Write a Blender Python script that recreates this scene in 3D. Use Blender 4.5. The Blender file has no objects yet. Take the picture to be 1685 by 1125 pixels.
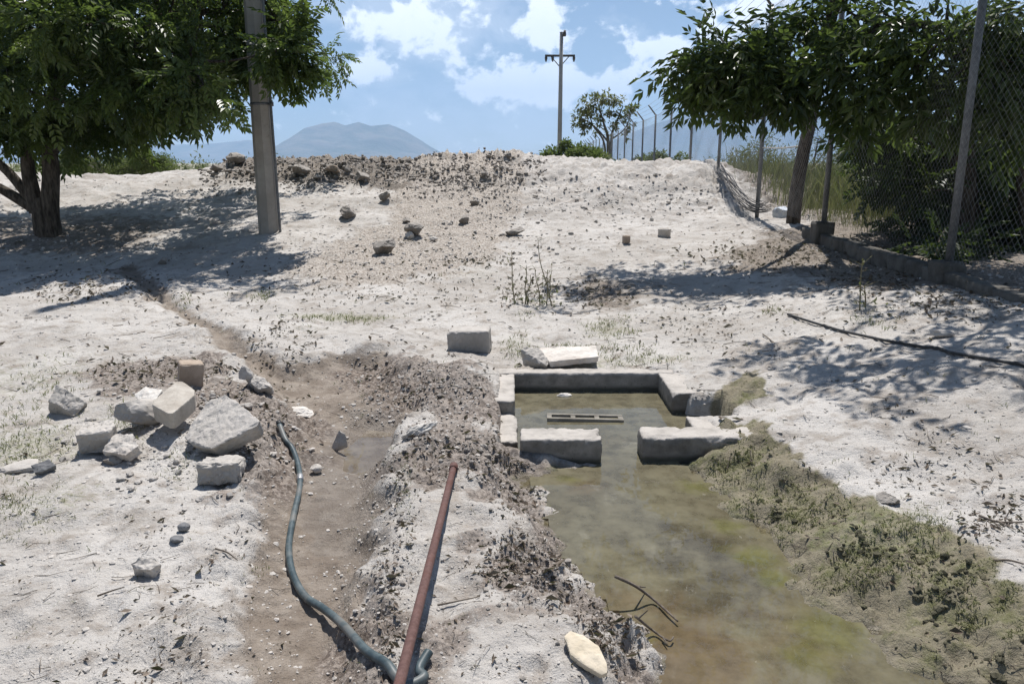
import bpy, bmesh, math, random
import numpy as np
from mathutils import Vector, Matrix
R = math.radians
SC = bpy.context.scene
COL = SC.collection
random.seed(7)
RNG = np.random.default_rng(11)

# ------------------------------------------------------------------ camera
FPX = 1264.0                      # focal length in pixels of the 1685 wide frame
PITCH = R(13.1)
CAMZ = 1.6
CP, SP = math.cos(PITCH), math.sin(PITCH)
cam_d = bpy.data.cameras.new('camera')
cam_d.sensor_width = 36.0
cam_d.lens = 36.0 * FPX / 1685.0
cam_d.clip_start = 0.05
cam_d.clip_end = 60000.0
cam = bpy.data.objects.new('camera', cam_d)
COL.objects.link(cam)
cam.location = (0, 0, CAMZ)
cam.rotation_euler = (R(90) - PITCH, 0, 0)
SC.camera = cam

# ------------------------------------------------------------------ light
SUN_EL, SUN_AZ = R(64), R(8)     # azimuth measured from +Y (ahead) towards +X
sun_d = bpy.data.lights.new('sun', 'SUN')
sun_d.energy = 5.0
sun_d.angle = R(0.5)
sun_d.color = (1.0, 0.965, 0.925)
sun = bpy.data.objects.new('sun', sun_d)
COL.objects.link(sun)
SUN_DIR = Vector((math.sin(SUN_AZ) * math.cos(SUN_EL), math.cos(SUN_AZ) * math.cos(SUN_EL), math.sin(SUN_EL)))
sun.rotation_euler = SUN_DIR.to_track_quat('Z', 'Y').to_euler()
SC.view_settings.view_transform = 'Standard'
SC.view_settings.look = 'None'
SC.view_settings.exposure = 0.42
SC.view_settings.gamma = 1.0
SC.cycles.max_bounces = 8
SC.cycles.transparent_max_bounces = 12
SC.cycles.volume_bounces = 1
SC.cycles.use_denoising = True

# ------------------------------------------------------------------ node helper
class NG:
    def __init__(self, nt):
        self.nt = nt
        nt.nodes.clear()
    def n(self, typ, inp=None, **kw):
        nd = self.nt.nodes.new(typ)
        for k, v in kw.items():
            setattr(nd, k, v)
        for k, v in (inp or {}).items():
            if isinstance(v, bpy.types.NodeSocket):
                self.nt.links.new(v, nd.inputs[k])
            else:
                nd.inputs[k].default_value = v
        return nd
    def link(self, a, b): self.nt.links.new(a, b)
    def noise(self, vec, scale, detail=4.0, rough=0.55, dist=0.0):
        return self.n('ShaderNodeTexNoise', {'Vector': vec, 'Scale': scale, 'Detail': detail, 'Roughness': rough, 'Distortion': dist}).outputs['Fac']
    def math(self, op, a, b=0.0, clamp=False):
        nd = self.n('ShaderNodeMath', {0: a, 1: b}, operation=op); nd.use_clamp = clamp
        return nd.outputs[0]
    def ramp(self, v, a, b, lo=0.0, hi=1.0):
        nd = self.n('ShaderNodeMapRange', {'Value': v, 'From Min': a, 'From Max': b, 'To Min': lo, 'To Max': hi}, interpolation_type='SMOOTHSTEP')
        return nd.outputs['Result']
    def mix(self, f, a, b, blend='MIX'):
        nd = self.n('ShaderNodeMix', data_type='RGBA', blend_type=blend)
        for i, v in ((0, f), (6, a), (7, b)):
            if isinstance(v, bpy.types.NodeSocket): self.nt.links.new(v, nd.inputs[i])
            else: nd.inputs[i].default_value = v if i == 0 else (*v, 1.0)
        return nd.outputs[2]
    def attr(self, name): return self.n('ShaderNodeAttribute', attribute_name=name).outputs['Fac']
    def bump(self, h, strength, dist, normal=None):
        nd = self.n('ShaderNodeBump', {'Height': h, 'Strength': strength, 'Distance': dist})
        if normal is not None: self.nt.links.new(normal, nd.inputs['Normal'])
        return nd.outputs['Normal']

def new_mat(name):
    m = bpy.data.materials.new(name); m.use_nodes = True
    g = NG(m.node_tree)
    out = g.n('ShaderNodeOutputMaterial')
    return m, g, out
def col_of(s): return s if isinstance(s, bpy.types.NodeSocket) else (*s, 1.0)
def principled(g, out, color, rough=0.9, normal=None, spec=0.3, metallic=0.0):
    b = g.n('ShaderNodeBsdfPrincipled', {'Base Color': col_of(color), 'Roughness': rough, 'Specular IOR Level': spec, 'Metallic': metallic})
    if normal is not None: g.link(normal, b.inputs['Normal'])
    g.link(b.outputs[0], out.inputs['Surface'])
    return b

# ------------------------------------------------------------------ sky with clouds
def pix_dir(px, py):
    u, v = px - 842.5, 562.5 - py
    d = np.array([u, FPX * CP + v * SP, v * CP - FPX * SP])
    return d / np.linalg.norm(d)
world = bpy.data.worlds.new('World')
SC.world = world
world.use_nodes = True
g = NG(world.node_tree)
wout = g.n('ShaderNodeOutputWorld')
sky = g.n('ShaderNodeTexSky', sky_type='NISHITA', sun_disc=False)
sky.sun_elevation = SUN_EL
sky.sun_rotation = SUN_AZ
sky.altitude = 1500.0
sky.air_density = 1.0
sky.dust_density = 0.6
sky.ozone_density = 1.5
bg_sky = g.n('ShaderNodeBackground', {'Color': sky.outputs[0], 'Strength': 0.066})
tc = g.n('ShaderNodeTexCoord').outputs['Generated']
sx = g.n('ShaderNodeSeparateXYZ', {0: tc})
az = g.math('ARCTAN2', sx.outputs[0], sx.outputs[1])
el = g.math('ARCSINE', sx.outputs[2])
ae = g.n('ShaderNodeCombineXYZ', {0: az, 1: el}).outputs[0]
wisp = g.noise(g.n('ShaderNodeVectorMath', {0: ae, 1: (1.0, 1.8, 1.0)}, operation='MULTIPLY').outputs[0], 11.0, 9.0, 0.62, 0.35)
puff = g.noise(g.n('ShaderNodeVectorMath', {0: ae, 1: (1.0, 1.25, 1.0)}, operation='MULTIPLY').outputs[0], 24.0, 8.0, 0.58, 0.2)
def cloud_field(blobs, noise, amp, lo, hi):
    tot = None
    for (px, py, rx, ry, w) in blobs:
        d = pix_dir(px, py)
        a0, e0 = math.atan2(d[0], d[1]), math.asin(d[2])
        s = g.n('ShaderNodeVectorMath', {0: ae, 1: (a0, e0, 0)}, operation='SUBTRACT').outputs[0]
        s = g.n('ShaderNodeVectorMath', {0: s, 1: (FPX / rx, FPX / ry, 0)}, operation='MULTIPLY').outputs[0]
        ln = g.n('ShaderNodeVectorMath', {0: s}, operation='LENGTH').outputs['Value']
        f = g.math('MULTIPLY', g.ramp(ln, 0.0, 1.35, 1.0, 0.0), w)
        tot = f if tot is None else g.math('MAXIMUM', tot, f)
    v = g.math('ADD', tot, g.math('MULTIPLY', g.math('SUBTRACT', noise, 0.5), amp))
    return g.ramp(v, lo, hi)
soft = cloud_field([(700, 30, 190, 75, 1.0), (600, 120, 110, 40, .8), (690, 175, 130, 60, .75), (560, 20, 90, 60, .7), (860, 210, 230, 70, .8),
                    (640, 210, 170, 50, .6), (330, 190, 140, 60, .45), (1250, 120, 200, 90, .6), (1500, 60, 300, 120, .7), (100, 60, 300, 120, .5),
                    (980, 230, 240, 60, .7)], wisp, 2.6, 0.12, 0.85)
dense = cloud_field([(895, 45, 52, 50, 1.0), (890, 140, 160, 48, 1.0), (1000, 135, 60, 32, .9), (1100, 95, 62, 45, 1.05), (1245, 10, 60, 34, 1.1),
                     (680, 45, 130, 65, .8), (610, 118, 70, 26, .7), (1180, 60, 50, 30, .8)], puff, 3.0, 0.22, 0.62)
bg_soft = g.n('ShaderNodeBackground', {'Color': (0.80, 0.88, 1.0, 1), 'Strength': 0.85})
bg_dense = g.n('ShaderNodeBackground', {'Color': g.mix(puff, (0.80, 0.85, 0.93), (1.0, 1.0, 1.0)), 'Strength': 1.25})
m1 = g.n('ShaderNodeMixShader', {0: g.math('MULTIPLY', soft, 0.55), 1: bg_sky.outputs[0], 2: bg_soft.outputs[0]})
m2 = g.n('ShaderNodeMixShader', {0: g.math('MULTIPLY', dense, 0.93), 1: m1.outputs[0], 2: bg_dense.outputs[0]})
g.link(m2.outputs[0], wout.inputs['Surface'])

# ------------------------------------------------------------------ numeric noise
def _hash(ix, iy, iz, seed):
    h = (ix.astype(np.int64) * 374761393 + iy.astype(np.int64) * 668265263 + iz.astype(np.int64) * 2147483647 + seed * 1274126177) & 0xFFFFFFFF
    h = ((h ^ (h >> 13)) * 1274126177) & 0xFFFFFFFF
    h = h ^ (h >> 16)
    return (h & 0xFFFFFF) / float(0xFFFFFF)
def vnoise2(x, y, seed=0):
    x0, y0 = np.floor(x), np.floor(y)
    fx, fy = x - x0, y - y0
    fx = fx * fx * fx * (fx * (fx * 6 - 15) + 10); fy = fy * fy * fy * (fy * (fy * 6 - 15) + 10)
    z = np.zeros_like(x0)
    a, b = _hash(x0, y0, z, seed), _hash(x0 + 1, y0, z, seed)
    c, d = _hash(x0, y0 + 1, z, seed), _hash(x0 + 1, y0 + 1, z, seed)
    return (a * (1 - fx) + b * fx) * (1 - fy) + (c * (1 - fx) + d * fx) * fy - 0.5
def fbm2(x, y, freq, octv=4, gain=0.5, seed=0):
    x, y = np.asarray(x, float), np.asarray(y, float)
    s, a, ca, sa = np.zeros_like(x), 1.0, math.cos(.6), math.sin(.6)
    for o in range(octv):
        s += a * vnoise2(x * freq + 17.3 * o, y * freq - 9.1 * o, seed + o)
        x, y = ca * x - sa * y, sa * x + ca * y
        freq *= 2.03; a *= gain
    return s
def vnoise3(p, seed=0):
    p0 = np.floor(p); f = p - p0
    f = f * f * f * (f * (f * 6 - 15) + 10)
    r = 0.0
    for dx in (0, 1):
        for dy in (0, 1):
            for dz in (0, 1):
                w = (f[:, 0] if dx else 1 - f[:, 0]) * (f[:, 1] if dy else 1 - f[:, 1]) * (f[:, 2] if dz else 1 - f[:, 2])
                r = r + w * _hash(p0[:, 0] + dx, p0[:, 1] + dy, p0[:, 2] + dz, seed)
    return r - 0.5
def fbm3(p, freq, octv=4, gain=0.5, seed=0):
    s, a = np.zeros(len(p)), 1.0
    Rm = np.array([[.36, .48, -.8], [-.8, .6, 0.], [.48, .64, .6]]); p = p @ Rm
    for o in range(octv):
        s += a * vnoise3(p * freq + 11.7 * o, seed + o); freq *= 2.03; a *= gain; p = p @ Rm
    return s
def sstep(a, b, x):
    t = np.clip((x - a) / (b - a), 0, 1)
    return t * t * (3 - 2 * t)

# ------------------------------------------------------------------ pixels to ground plan
def ray(px, py):
    u, v = px - 842.5, 562.5 - py
    return np.array([u, FPX * CP + v * SP, v * CP - FPX * SP])
def PZ(px, py, z):
    d = ray(px, py); t = (z - CAMZ) / d[2]
    return np.array([t * d[0], t * d[1], z])
def PY(px, py, Y):
    d = ray(px, py); t = Y / d[1]
    return np.array([t * d[0], Y, CAMZ + t * d[2]])
def poly(pts, z=0.0): return np.array([PZ(x, y, z)[:2] for x, y in pts])
def sdf(x, y, pg):
    """signed distance to a closed polygon, negative inside"""
    d = np.full(x.shape, 1e9); ins = np.zeros(x.shape, bool)
    n = len(pg)
    for i in range(n):
        ax, ay = pg[i]; bx, by = pg[(i + 1) % n]
        ex, ey = bx - ax, by - ay
        wx, wy = x - ax, y - ay
        t = np.clip((wx * ex + wy * ey) / (ex * ex + ey * ey + 1e-12), 0, 1)
        d = np.minimum(d, (wx - ex * t) ** 2 + (wy - ey * t) ** 2)
        c = (ay > y) != (by > y)
        with np.errstate(divide='ignore', invalid='ignore'):
            ins ^= c & (x < ex * (y - ay) / (ey if abs(ey) > 1e-12 else 1e-12) + ax)
    return np.where(ins, -1, 1) * np.sqrt(d)

# ------------------------------------------------------------------ the lie of the land
CTRL = []
def cz(px, py, z): CTRL.append(tuple(PZ(px, py, z)))
def cy(px, py, Y): CTRL.append(tuple(PY(px, py, Y)))
for t in [(0,1125,0),(400,1125,0),(800,1125,.03),(1300,1125,0),(1685,1125,.03),(0,850,.03),(300,850,.02),(700,850,.04),(1300,800,.02),(1685,850,.12),
          (0,650,.05),(300,620,.05),(600,600,.03),(860,600,.02),(1100,600,.03),(1200,690,.03),(1300,650,.11),(1685,700,.24),
          (0,520,.06),(250,520,.05),(450,500,.10),(650,500,.08),(840,500,.08),(1000,480,.15),(1180,440,.33),(1310,525,.28),(1500,560,.34),(1685,600,.42),
          (0,440,.1),(150,440,.1),(300,420,.25),(443,377,.51),(560,430,.22),(640,415,.3),(780,430,.25),(900,400,.38),(1030,395,.42),(1100,375,.5),(1200,350,.72),
          (1345,405,.55),(1440,430,.5),(1540,465,.5),(1685,478,.56)]:
    cz(*t)
for t in [(200,350,14.4),(0,350,14.4),(600,350,14.1),(700,310,16.4),(900,330,15.1),(1100,320,15.5),(0,299,18),(120,297,18),(230,296,18.2),(340,292,18.3),(420,274,19),
          (550,264,20),(700,265,20),(830,258,20),(950,272,18.5),(1050,277,17.5),(1150,269,17),(1185,277,16.8),(1250,310,16),(1330,345,14.8),(380,320,16.6)]:
    cy(*t)
CTRL += [(6,9.5,.62),(8,8,.62),(9,14,.6),(8,20,.5),(5.5,13.2,.75),(-12,24.5,.8),(-6,25,.9),(0,25.5,.9),(3.5,24,.7),(-12,32,.1),(0,32,.1),(8,32,.1),(-12,6,.1),(-16,13,.4),
         (-14,18,1.4),(-22,18,1.4),(-20,10,.15),(-9,3,.03),(9,3,.5),(6,5,.62),(0,0,.0),(-5,0,0),(5,0,.1),(14,14,.6),(14,26,.3),(-22,26,.5)]
CTRL = np.array(CTRL)
def _tk(r2): return 0.5 * r2 * np.log(np.maximum(r2, 1e-12))
def _tps_fit(c, lam=0.03):
    n = len(c); K = _tk(((c[:, None, :2] - c[None, :, :2]) ** 2).sum(-1)) + lam * np.eye(n)
    Pm = np.c_[np.ones(n), c[:, :2]]
    A = np.block([[K, Pm], [Pm.T, np.zeros((3, 3))]])
    return np.linalg.solve(A, np.r_[c[:, 2], np.zeros(3)])
_TW = _tps_fit(CTRL)
def base_h(x, y):
    z = _TW[-3] + _TW[-2] * x + _TW[-1] * y
    for (cx, cy_, _), w in zip(CTRL, _TW[:-3]):
        z = z + w * _tk((x - cx) ** 2 + (y - cy_) ** 2)
    far = sstep(24, 36, np.hypot(x * 0.8, y))
    return np.clip(z, -.3, 2.2) * (1 - far)

WATER_Z = -0.11
BX0, BX1, BY0, BY1 = 0.02, 1.13, 4.36, 5.68
CHAN = np.vstack([poly([(888,792),(905,830),(930,872),(955,915),(985,952),(1015,985),(1045,1012),(1080,1050),(1100,1085),(1112,1125),(1135,1300)], WATER_Z),
                  poly([(1900,1300),(1530,1125),(1420,1050),(1350,1003),(1296,960),(1262,915),(1238,880),(1180,822),(1112,768)], WATER_Z),
                  np.array([(.80, 4.45), (.52, 4.45), (.52, 4.2)])])
BOX = np.array([(BX0 - .08, BY0 - .12), (BX1 + .08, BY0 - .12), (BX1 + .08, 4.66), (1.42, 4.70), (1.42, 5.04), (BX1 + .08, 5.10), (BX1 + .08, BY1 + .08), (BX0 - .08, BY1 + .08)])
DITCH = poly([(178,462),(228,452),(300,505),(385,562),(470,606),(560,592),(640,590),(672,628),(705,655),(702,690),(662,706),(650,760),(638,850),(640,950),(640,1000),(620,1125),
              (600,1400),(330,1400),(362,1125),(390,1000),(415,900),(425,800),(455,745),(470,700),(430,640),(345,585),(262,528)], -.03)
PUDDLE_Z = -.135
WETP = poly([(545,735),(600,695),(668,700),(656,760),(640,830),(632,905),(590,930),(540,890),(515,820),(530,770)], -.1)
MOSSB = poly([(1085,752),(1140,728),(1232,720),(1262,752),(1300,800),(1372,842),(1440,868),(1525,900),(1570,935),(1620,995),(1690,1040),(1900,1120),(1900,1300),(1600,1300),(1530,1125),(1420,1050),(1296,960),(1238,880),(1112,768)], -.05)
MOSS2 = poly([(1168,655),(1235,640),(1255,655),(1250,672),(1170,690)], 0)
LITR = [poly(p, .02) for p in ([(800,900),(850,875),(920,905),(965,955),(1010,990),(1060,1060),(1090,1110),(1040,1080),(990,1030),(930,1000),(830,985),(785,960)],
        [(650,760),(690,710),(760,700),(840,715),(880,760),(905,830),(925,880),(880,880),(820,830),(740,790),(690,800)],
        [(150,615),(215,598),(300,600),(370,600),(372,625),(300,640),(250,655),(200,660),(165,640)],
        [(330,640),(440,640),(520,690),(500,760),(440,790),(360,810),(330,760),(420,720),(320,700)],
        [(600,950),(640,940),(650,1050),(640,1125),(600,1125)],
        [(560,600),(660,590),(760,620),(850,690),(760,690),(690,680)])]
RUBB = [poly(p, z) for p, z in (([(470,430),(520,405),(620,395),(680,370),(760,330),(850,315),(850,380),(840,420),(760,440),(640,445),(520,450)], .3),)]
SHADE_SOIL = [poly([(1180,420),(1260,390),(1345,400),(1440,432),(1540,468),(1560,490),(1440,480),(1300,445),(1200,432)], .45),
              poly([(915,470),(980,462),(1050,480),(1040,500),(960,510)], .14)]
MOUNDS = [(620, 655, .30, .10, -.02), (560, 655, .22, .02, -.02), (755, 640, .28, .10, .03), (700, 612, .35, .07, .03), (640, 560, .4, .05, .06), (365, 600, .45, .05, .05), (250, 650, .5, .05, .04),
          (290, 700, .42, .06, .02), (775, 622, .2, .10, .03), (390, 740, .35, .05, .0), (800, 830, .5, .05, 0), (720, 740, .3, .06, 0), (100, 480, 1.1, .12, .08), (150, 540, .9, .08, .06), (370, 550, .5, .08, .06), (905, 1000, .5, .03, 0),
          (985, 395, .9, .12, .42), (1300, 720, .7, .05, .1)]
MOUNDS = [(*PZ(px, py, z)[:2], r, h) for px, py, r, h, z in MOUNDS]

PUD = poly([(556,738),(600,702),(660,704),(652,745),(640,775),(600,785),(560,772)], -.12)
_pr = np.random.default_rng(77)
PRINTS = [(*PZ(px, py, .03)[:2], math.cos(t), math.sin(t), dp) for px, py, t, dp in zip(_pr.uniform(-50, 1740, 130), 470 + 680 * _pr.random(130) ** 1.0, _pr.uniform(0, 6.28, 130), _pr.uniform(.006, .018, 130))]
def masks(x, y):
    """material and height masks of the near ground"""
    wob = fbm2(x, y, 5.0, 4, .55, 3)
    wob2 = fbm2(x, y, 1.7, 3, .5, 9)
    M = {}
    M['d_chan'] = sdf(x, y, CHAN) + (wob * .20 + .09 * fbm2(x, y, 14.0, 3, .6, 13)) * (y < 4.2)
    M['d_box'] = sdf(x, y, BOX)
    M['d_ditch'] = sdf(x, y, DITCH) + wob * .10 + wob2 * .05
    M['d_wet'] = sdf(x, y, WETP) + wob * .16
    M['d_pud'] = sdf(x, y, PUD) + wob * .05
    M['d_moss'] = np.minimum(sdf(x, y, MOSSB), sdf(x, y, MOSS2)) + wob * .16
    M['d_lit'] = np.minimum.reduce([sdf(x, y, p) for p in LITR]) + wob * .3
    M['d_rub'] = np.minimum.reduce([sdf(x, y, p) for p in RUBB]) + wob2 * .8
    M['d_shade_soil'] = np.minimum.reduce([sdf(x, y, p) for p in SHADE_SOIL]) + wob * .35 + wob2 * .3
    return M
def crest_mask(x, y, z):
    """dark earthy spoil along the top of the embankment"""
    px = 842.5 + FPX * x / np.maximum(y, .1)
    w = sstep(330, 420, px) * (1 - sstep(800, 900, px))
    return w * sstep(1.02, 1.32, z + .25 * fbm2(x, y, .8, 3, .5, 21)) * (y < 30)
def heights(x, y, M=None, fine=True):
    x = np.asarray(x, float); y = np.asarray(y, float)
    z = base_h(x, y)
    near = 1 - sstep(30, 60, np.hypot(x, y))
    for mx, my, r, h in MOUNDS:
        z = z + h * np.exp(-((x - mx) ** 2 + (y - my) ** 2) / (r * r))
    if M is None: M = masks(x, y)
    ditch = 1 - sstep(-.24, .05, M['d_ditch'])
    z = z - .12 * ditch * (1 - .38 * sstep(5.4, 7.2, y))
    wet = 1 - sstep(-.10, .12, M['d_wet'])
    z = z - .02 * wet
    # natural unevenness
    berm = sstep(.45, 1.0, z) * (y < 26)
    left_side = sstep(-2, -9, x)
    z = z + near * (.05 * fbm2(x, y, .9, 4, .5, 31) + .034 * fbm2(x, y, 3.4, 5, .6, 41) * (1 - .5 * wet)) + berm * .16 * fbm2(x, y, 1.1, 4, .55, 51)
    if fine:
        cr = crest_mask(x, y, z)
        rb = (1 - sstep(-.3, .3, M['d_rub']))
        lit = 1 - sstep(-.05, .15, M['d_lit'])
        fade = 1 - sstep(14, 30, np.hypot(x, y))
        f1 = fbm2(x, y, 13.0, 4, .6, 61)
        billow = np.abs(fbm2(x, y, 7.0, 3, .5, 71))
        edge = np.exp(-(np.abs(M['d_ditch']) / .16) ** 2) + .7 * np.exp(-(np.abs(M['d_chan'] - .12) / .18) ** 2)
        z = z + fade * f1 * (.008 + .022 * lit + .03 * rb + .02 * edge) * (1 - .6 * wet)
        z = z + cr * (.20 * billow + .05 * f1) + berm * (.06 + .10 * sstep(-1, 1, x)) * billow + rb * .05 * billow + edge * .045 * billow
        moss = 1 - sstep(-.05, .1, M['d_moss'])
        z = z + moss * (.07 * (billow - .12) + .03 * f1)
    pu = 1 - sstep(-.07, .07, M['d_pud'])
    z = z * (1 - pu) + (-.152) * pu
    if fine:                                                    # trodden ground: heel and sole dents
        k = (y > 1.2) & (y < 9)
        if k.any():
            xs, ys, dz = x[k], y[k], np.zeros(int(k.sum()))
            for fx, fy, ca, sa, dp in PRINTS:
                u, v = (xs - fx) * ca + (ys - fy) * sa, -(xs - fx) * sa + (ys - fy) * ca
                q = (u / .15) ** 2 + (v / .062) ** 2
                dz = dz - dp * (np.exp(-q ** 2) - .35 * np.exp(-(q - 1.7) ** 2 * 2.5))
            z = z.copy(); z[k] = z[k] + dz * (1 - .7 * wet[k])
    # the water channel and its banks
    wob = fbm2(x, y, 2.5, 3, .5, 81)
    right = M['d_moss'] < .25
    bw = np.where(x > (0.62 + (4.3 - y) * .36), .62, .50) + wob * .2
    u_ = np.clip(M['d_chan'] / np.maximum(bw, .1), 0, 1)
    lip = np.where(x > (0.62 + (4.3 - y) * .36), .55, .16)
    t = lip * (1 - (1 - u_) ** 2.6) + (1 - lip) * sstep(0.0, 1.0, u_)
    bank = (WATER_Z - .012) + (z - (WATER_Z - .012)) * t + np.where((t > 0) & (t < 1), .012 * fbm2(x, y, 9, 3, .6, 91), 0)
    inside = M['d_chan'] < 0
    bed = WATER_Z - .015 - np.minimum(.13, .55 * np.abs(M['d_chan'])) + .02 * fbm2(x, y, 6, 3, .6, 95)
    z = np.where(inside, np.minimum(bed, WATER_Z - .006), np.where((M['d_chan'] < bw) & (y < 4.55), np.minimum(z, bank) if False else bank, z))
    bx = 1 - sstep(-.04, .035, M['d_box'])
    z = z * (1 - bx) + (WATER_Z - .22) * bx
    return z
_G_T = np.exp(np.linspace(math.log(1.6), math.log(60), 700))
def G(px, py):
    """where the sight line through a pixel meets the modelled ground"""
    d = ray(px, py); d = d / np.linalg.norm(d)
    X, Y, Z = d[0] * _G_T, d[1] * _G_T, CAMZ + d[2] * _G_T
    below = Z < heights(X, Y, fine=False)
    i = int(np.argmax(below)) if below.any() else len(_G_T) - 1
    lo, hi = _G_T[max(i - 1, 0)], _G_T[i]
    t = np.linspace(lo, hi, 24)
    b = CAMZ + d[2] * t < heights(d[0] * t, d[1] * t)
    k = int(np.argmax(b)) if b.any() else len(t) - 1
    return np.array([d[0] * t[k], d[1] * t[k], float(heights(np.array([d[0] * t[k]]), np.array([d[1] * t[k]]))[0])])
def HZ(x, y): return float(heights(np.array([x]), np.array([y]))[0])
def HZa(x, y): return heights(np.asarray(x), np.asarray(y))

# ------------------------------------------------------------------ mesh helper
def mesh_np(name, V, F, smooth=True, attrs=None):
    """V (n,3); F = list of (k,3) / (k,4) index arrays"""
    V = np.ascontiguousarray(V, np.float32)
    F = [np.asarray(f, np.int32) for f in F if len(f)]
    loops = np.concatenate([f.ravel() for f in F])
    tot = np.concatenate([np.full(len(f), f.shape[1], np.int32) for f in F])
    start = np.r_[0, np.cumsum(tot)[:-1]].astype(np.int32)
    me = bpy.data.meshes.new(name)
    me.vertices.add(len(V)); me.vertices.foreach_set('co', V.ravel())
    me.loops.add(len(loops)); me.loops.foreach_set('vertex_index', loops)
    me.polygons.add(len(tot)); me.polygons.foreach_set('loop_start', start); me.polygons.foreach_set('loop_total', tot)
    me.polygons.foreach_set('use_smooth', np.full(len(tot), bool(smooth)))
    me.update(calc_edges=True); me.validate()
    for k, v in (attrs or {}).items():
        a = me.attributes.new(k, 'FLOAT', 'POINT'); a.data.foreach_set('value', np.ascontiguousarray(v, np.float32))
    return me
def link_obj(name, me, mat=None, parent=None):
    o = bpy.data.objects.new(name, me); COL.objects.link(o)
    if mat is not None and me is not None and not me.materials: me.materials.append(mat)
    if parent is not None: o.parent = parent
    return o
def tag(o, label=None, cat=None, group=None, kind=None):
    if label: o['label'] = label
    if cat: o['category'] = cat
    if group: o['group'] = group
    if kind: o['kind'] = kind
    return o
def world_obj(name, V, F, mat, at=None, smooth=True, attrs=None, parent=None):
    """mesh given in world coordinates; its origin goes to `at` (or the parent's place)"""
    V = np.asarray(V, float)
    if parent is not None: org = np.array(parent.location)
    elif at is not None: org = np.asarray(at, float)
    else: org = np.zeros(3)
    o = link_obj(name, mesh_np(name, V - org, F, smooth, attrs), mat, parent)
    if parent is None: o.location = org
    return o
def thing(name, loc, label, cat, group=None):
    o = bpy.data.objects.new(name, None); COL.objects.link(o); o.location = loc
    o.empty_display_size = .2
    return tag(o, label, cat, group)

# ------------------------------------------------------------------ ground material
def ground_material():
    m, g, out = new_mat('caliche_ground')
    pos = g.n('ShaderNodeNewGeometry').outputs['Position']
    big = g.noise(pos, .9, 6, .6); mid = g.noise(pos, 6.5, 8, .66); fin = g.noise(pos, 34.0, 6, .7); gr = g.noise(pos, 140.0, 3, .6)
    dry = g.mix(g.ramp(big, .3, .72), (.405, .376, .341), (.552, .525, .490))
    dry = g.mix(g.ramp(mid, .48, .70), dry, (.32, .28, .24))
    two = g.noise(pos, 2.6, 7, .7, .6)
    dry = g.mix(g.math('MULTIPLY', g.ramp(two, .50, .66), .8), dry, (.292, .258, .222))
    dry = g.mix(g.math('MULTIPLY', g.ramp(fin, .58, .70), g.ramp(two, .35, .6, .35, 1.0)), dry, (.20, .165, .135))
    dry = g.mix(g.ramp(gr, .58, .75), dry, (.62, .59, .555))
    def soft(name, n, amp, lo=.3, hi=.7):
        return g.ramp(g.math('ADD', g.attr(name), g.math('MULTIPLY', g.math('SUBTRACT', n, .5), amp)), lo, hi)
    mud = g.mix(g.ramp(mid, .35, .68), (.20, .162, .128), (.315, .27, .225))
    mud = g.mix(g.ramp(fin, .58, .72), mud, (.12, .092, .07))
    c = g.mix(soft('mud', mid, 1.1), dry, mud)
    spoil = g.mix(g.ramp(fin, .35, .65), (.13, .11, .09), (.27, .235, .20))
    c = g.mix(soft('spoil', mid, 1.0), c, spoil)
    rub = g.mix(g.ramp(fin, .38, .62), (.24, .20, .165), (.50, .46, .41))
    c = g.mix(soft('rubble', mid, .9), c, rub)
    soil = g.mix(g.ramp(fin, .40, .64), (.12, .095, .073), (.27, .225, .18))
    c = g.mix(g.math('MULTIPLY', soft('soil', mid, 1.9, .2, .9), .85), c, soil)  # dark soil colour with some tree shade painted in
    lit = g.mix(g.ramp(fin, .42, .60), (.10, .075, .06), (.33, .28, .24))
    c = g.mix(g.math('MULTIPLY', soft('litter', fin, 1.5), .8), c, lit)
    mo = g.mix(g.ramp(mid, .45, .70), (.235, .205, .145), (.115, .120, .045))
    mo = g.mix(g.math('MULTIPLY', g.ramp(fin, .54, .70), .8), mo, (.07, .072, .032))
    mo = g.mix(g.ramp(gr, .55, .7), mo, (.27, .25, .18))
    mo = g.mix(g.math('MULTIPLY', g.ramp(two, .52, .66), .6), mo, (.065, .055, .038))
    c = g.mix(soft('moss', mid, 1.0), c, mo)
    grs = g.mix(g.ramp(fin, .40, .66), (.36, .33, .24), (.17, .19, .075))
    c = g.mix(g.math('MULTIPLY', soft('grassy', fin, 1.9, .45, .95), .55), c, grs)
    bed = g.mix(g.ramp(mid, .38, .66), (.17, .145, .075), (.075, .060, .038))
    c = g.mix(soft('bed', mid, .3), c, bed)
    wetm = soft('wet', mid, .9)
    c = g.mix(g.math('MULTIPLY', wetm, .55), c, g.mix(.5, (.085, .066, .048), c))
    plain = g.mix(g.noise(pos, .004, 5, .6), (.22, .21, .14), (.40, .36, .29))
    c = g.mix(g.attr('plain'), c, plain)
    h = g.math('ADD', g.math('MULTIPLY', mid, .5), g.math('ADD', g.math('MULTIPLY', fin, .22), g.math('MULTIPLY', gr, .06)))
    nb = g.bump(h, 1.0, .07)
    rough = g.n('ShaderNodeMapRange', {'Value': wetm, 'From Min': 0, 'From Max': 1, 'To Min': .95, 'To Max': .42}).outputs[0]
    principled(g, out, c, rough, nb, .35)
    return m
MAT_GROUND = ground_material()

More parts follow.
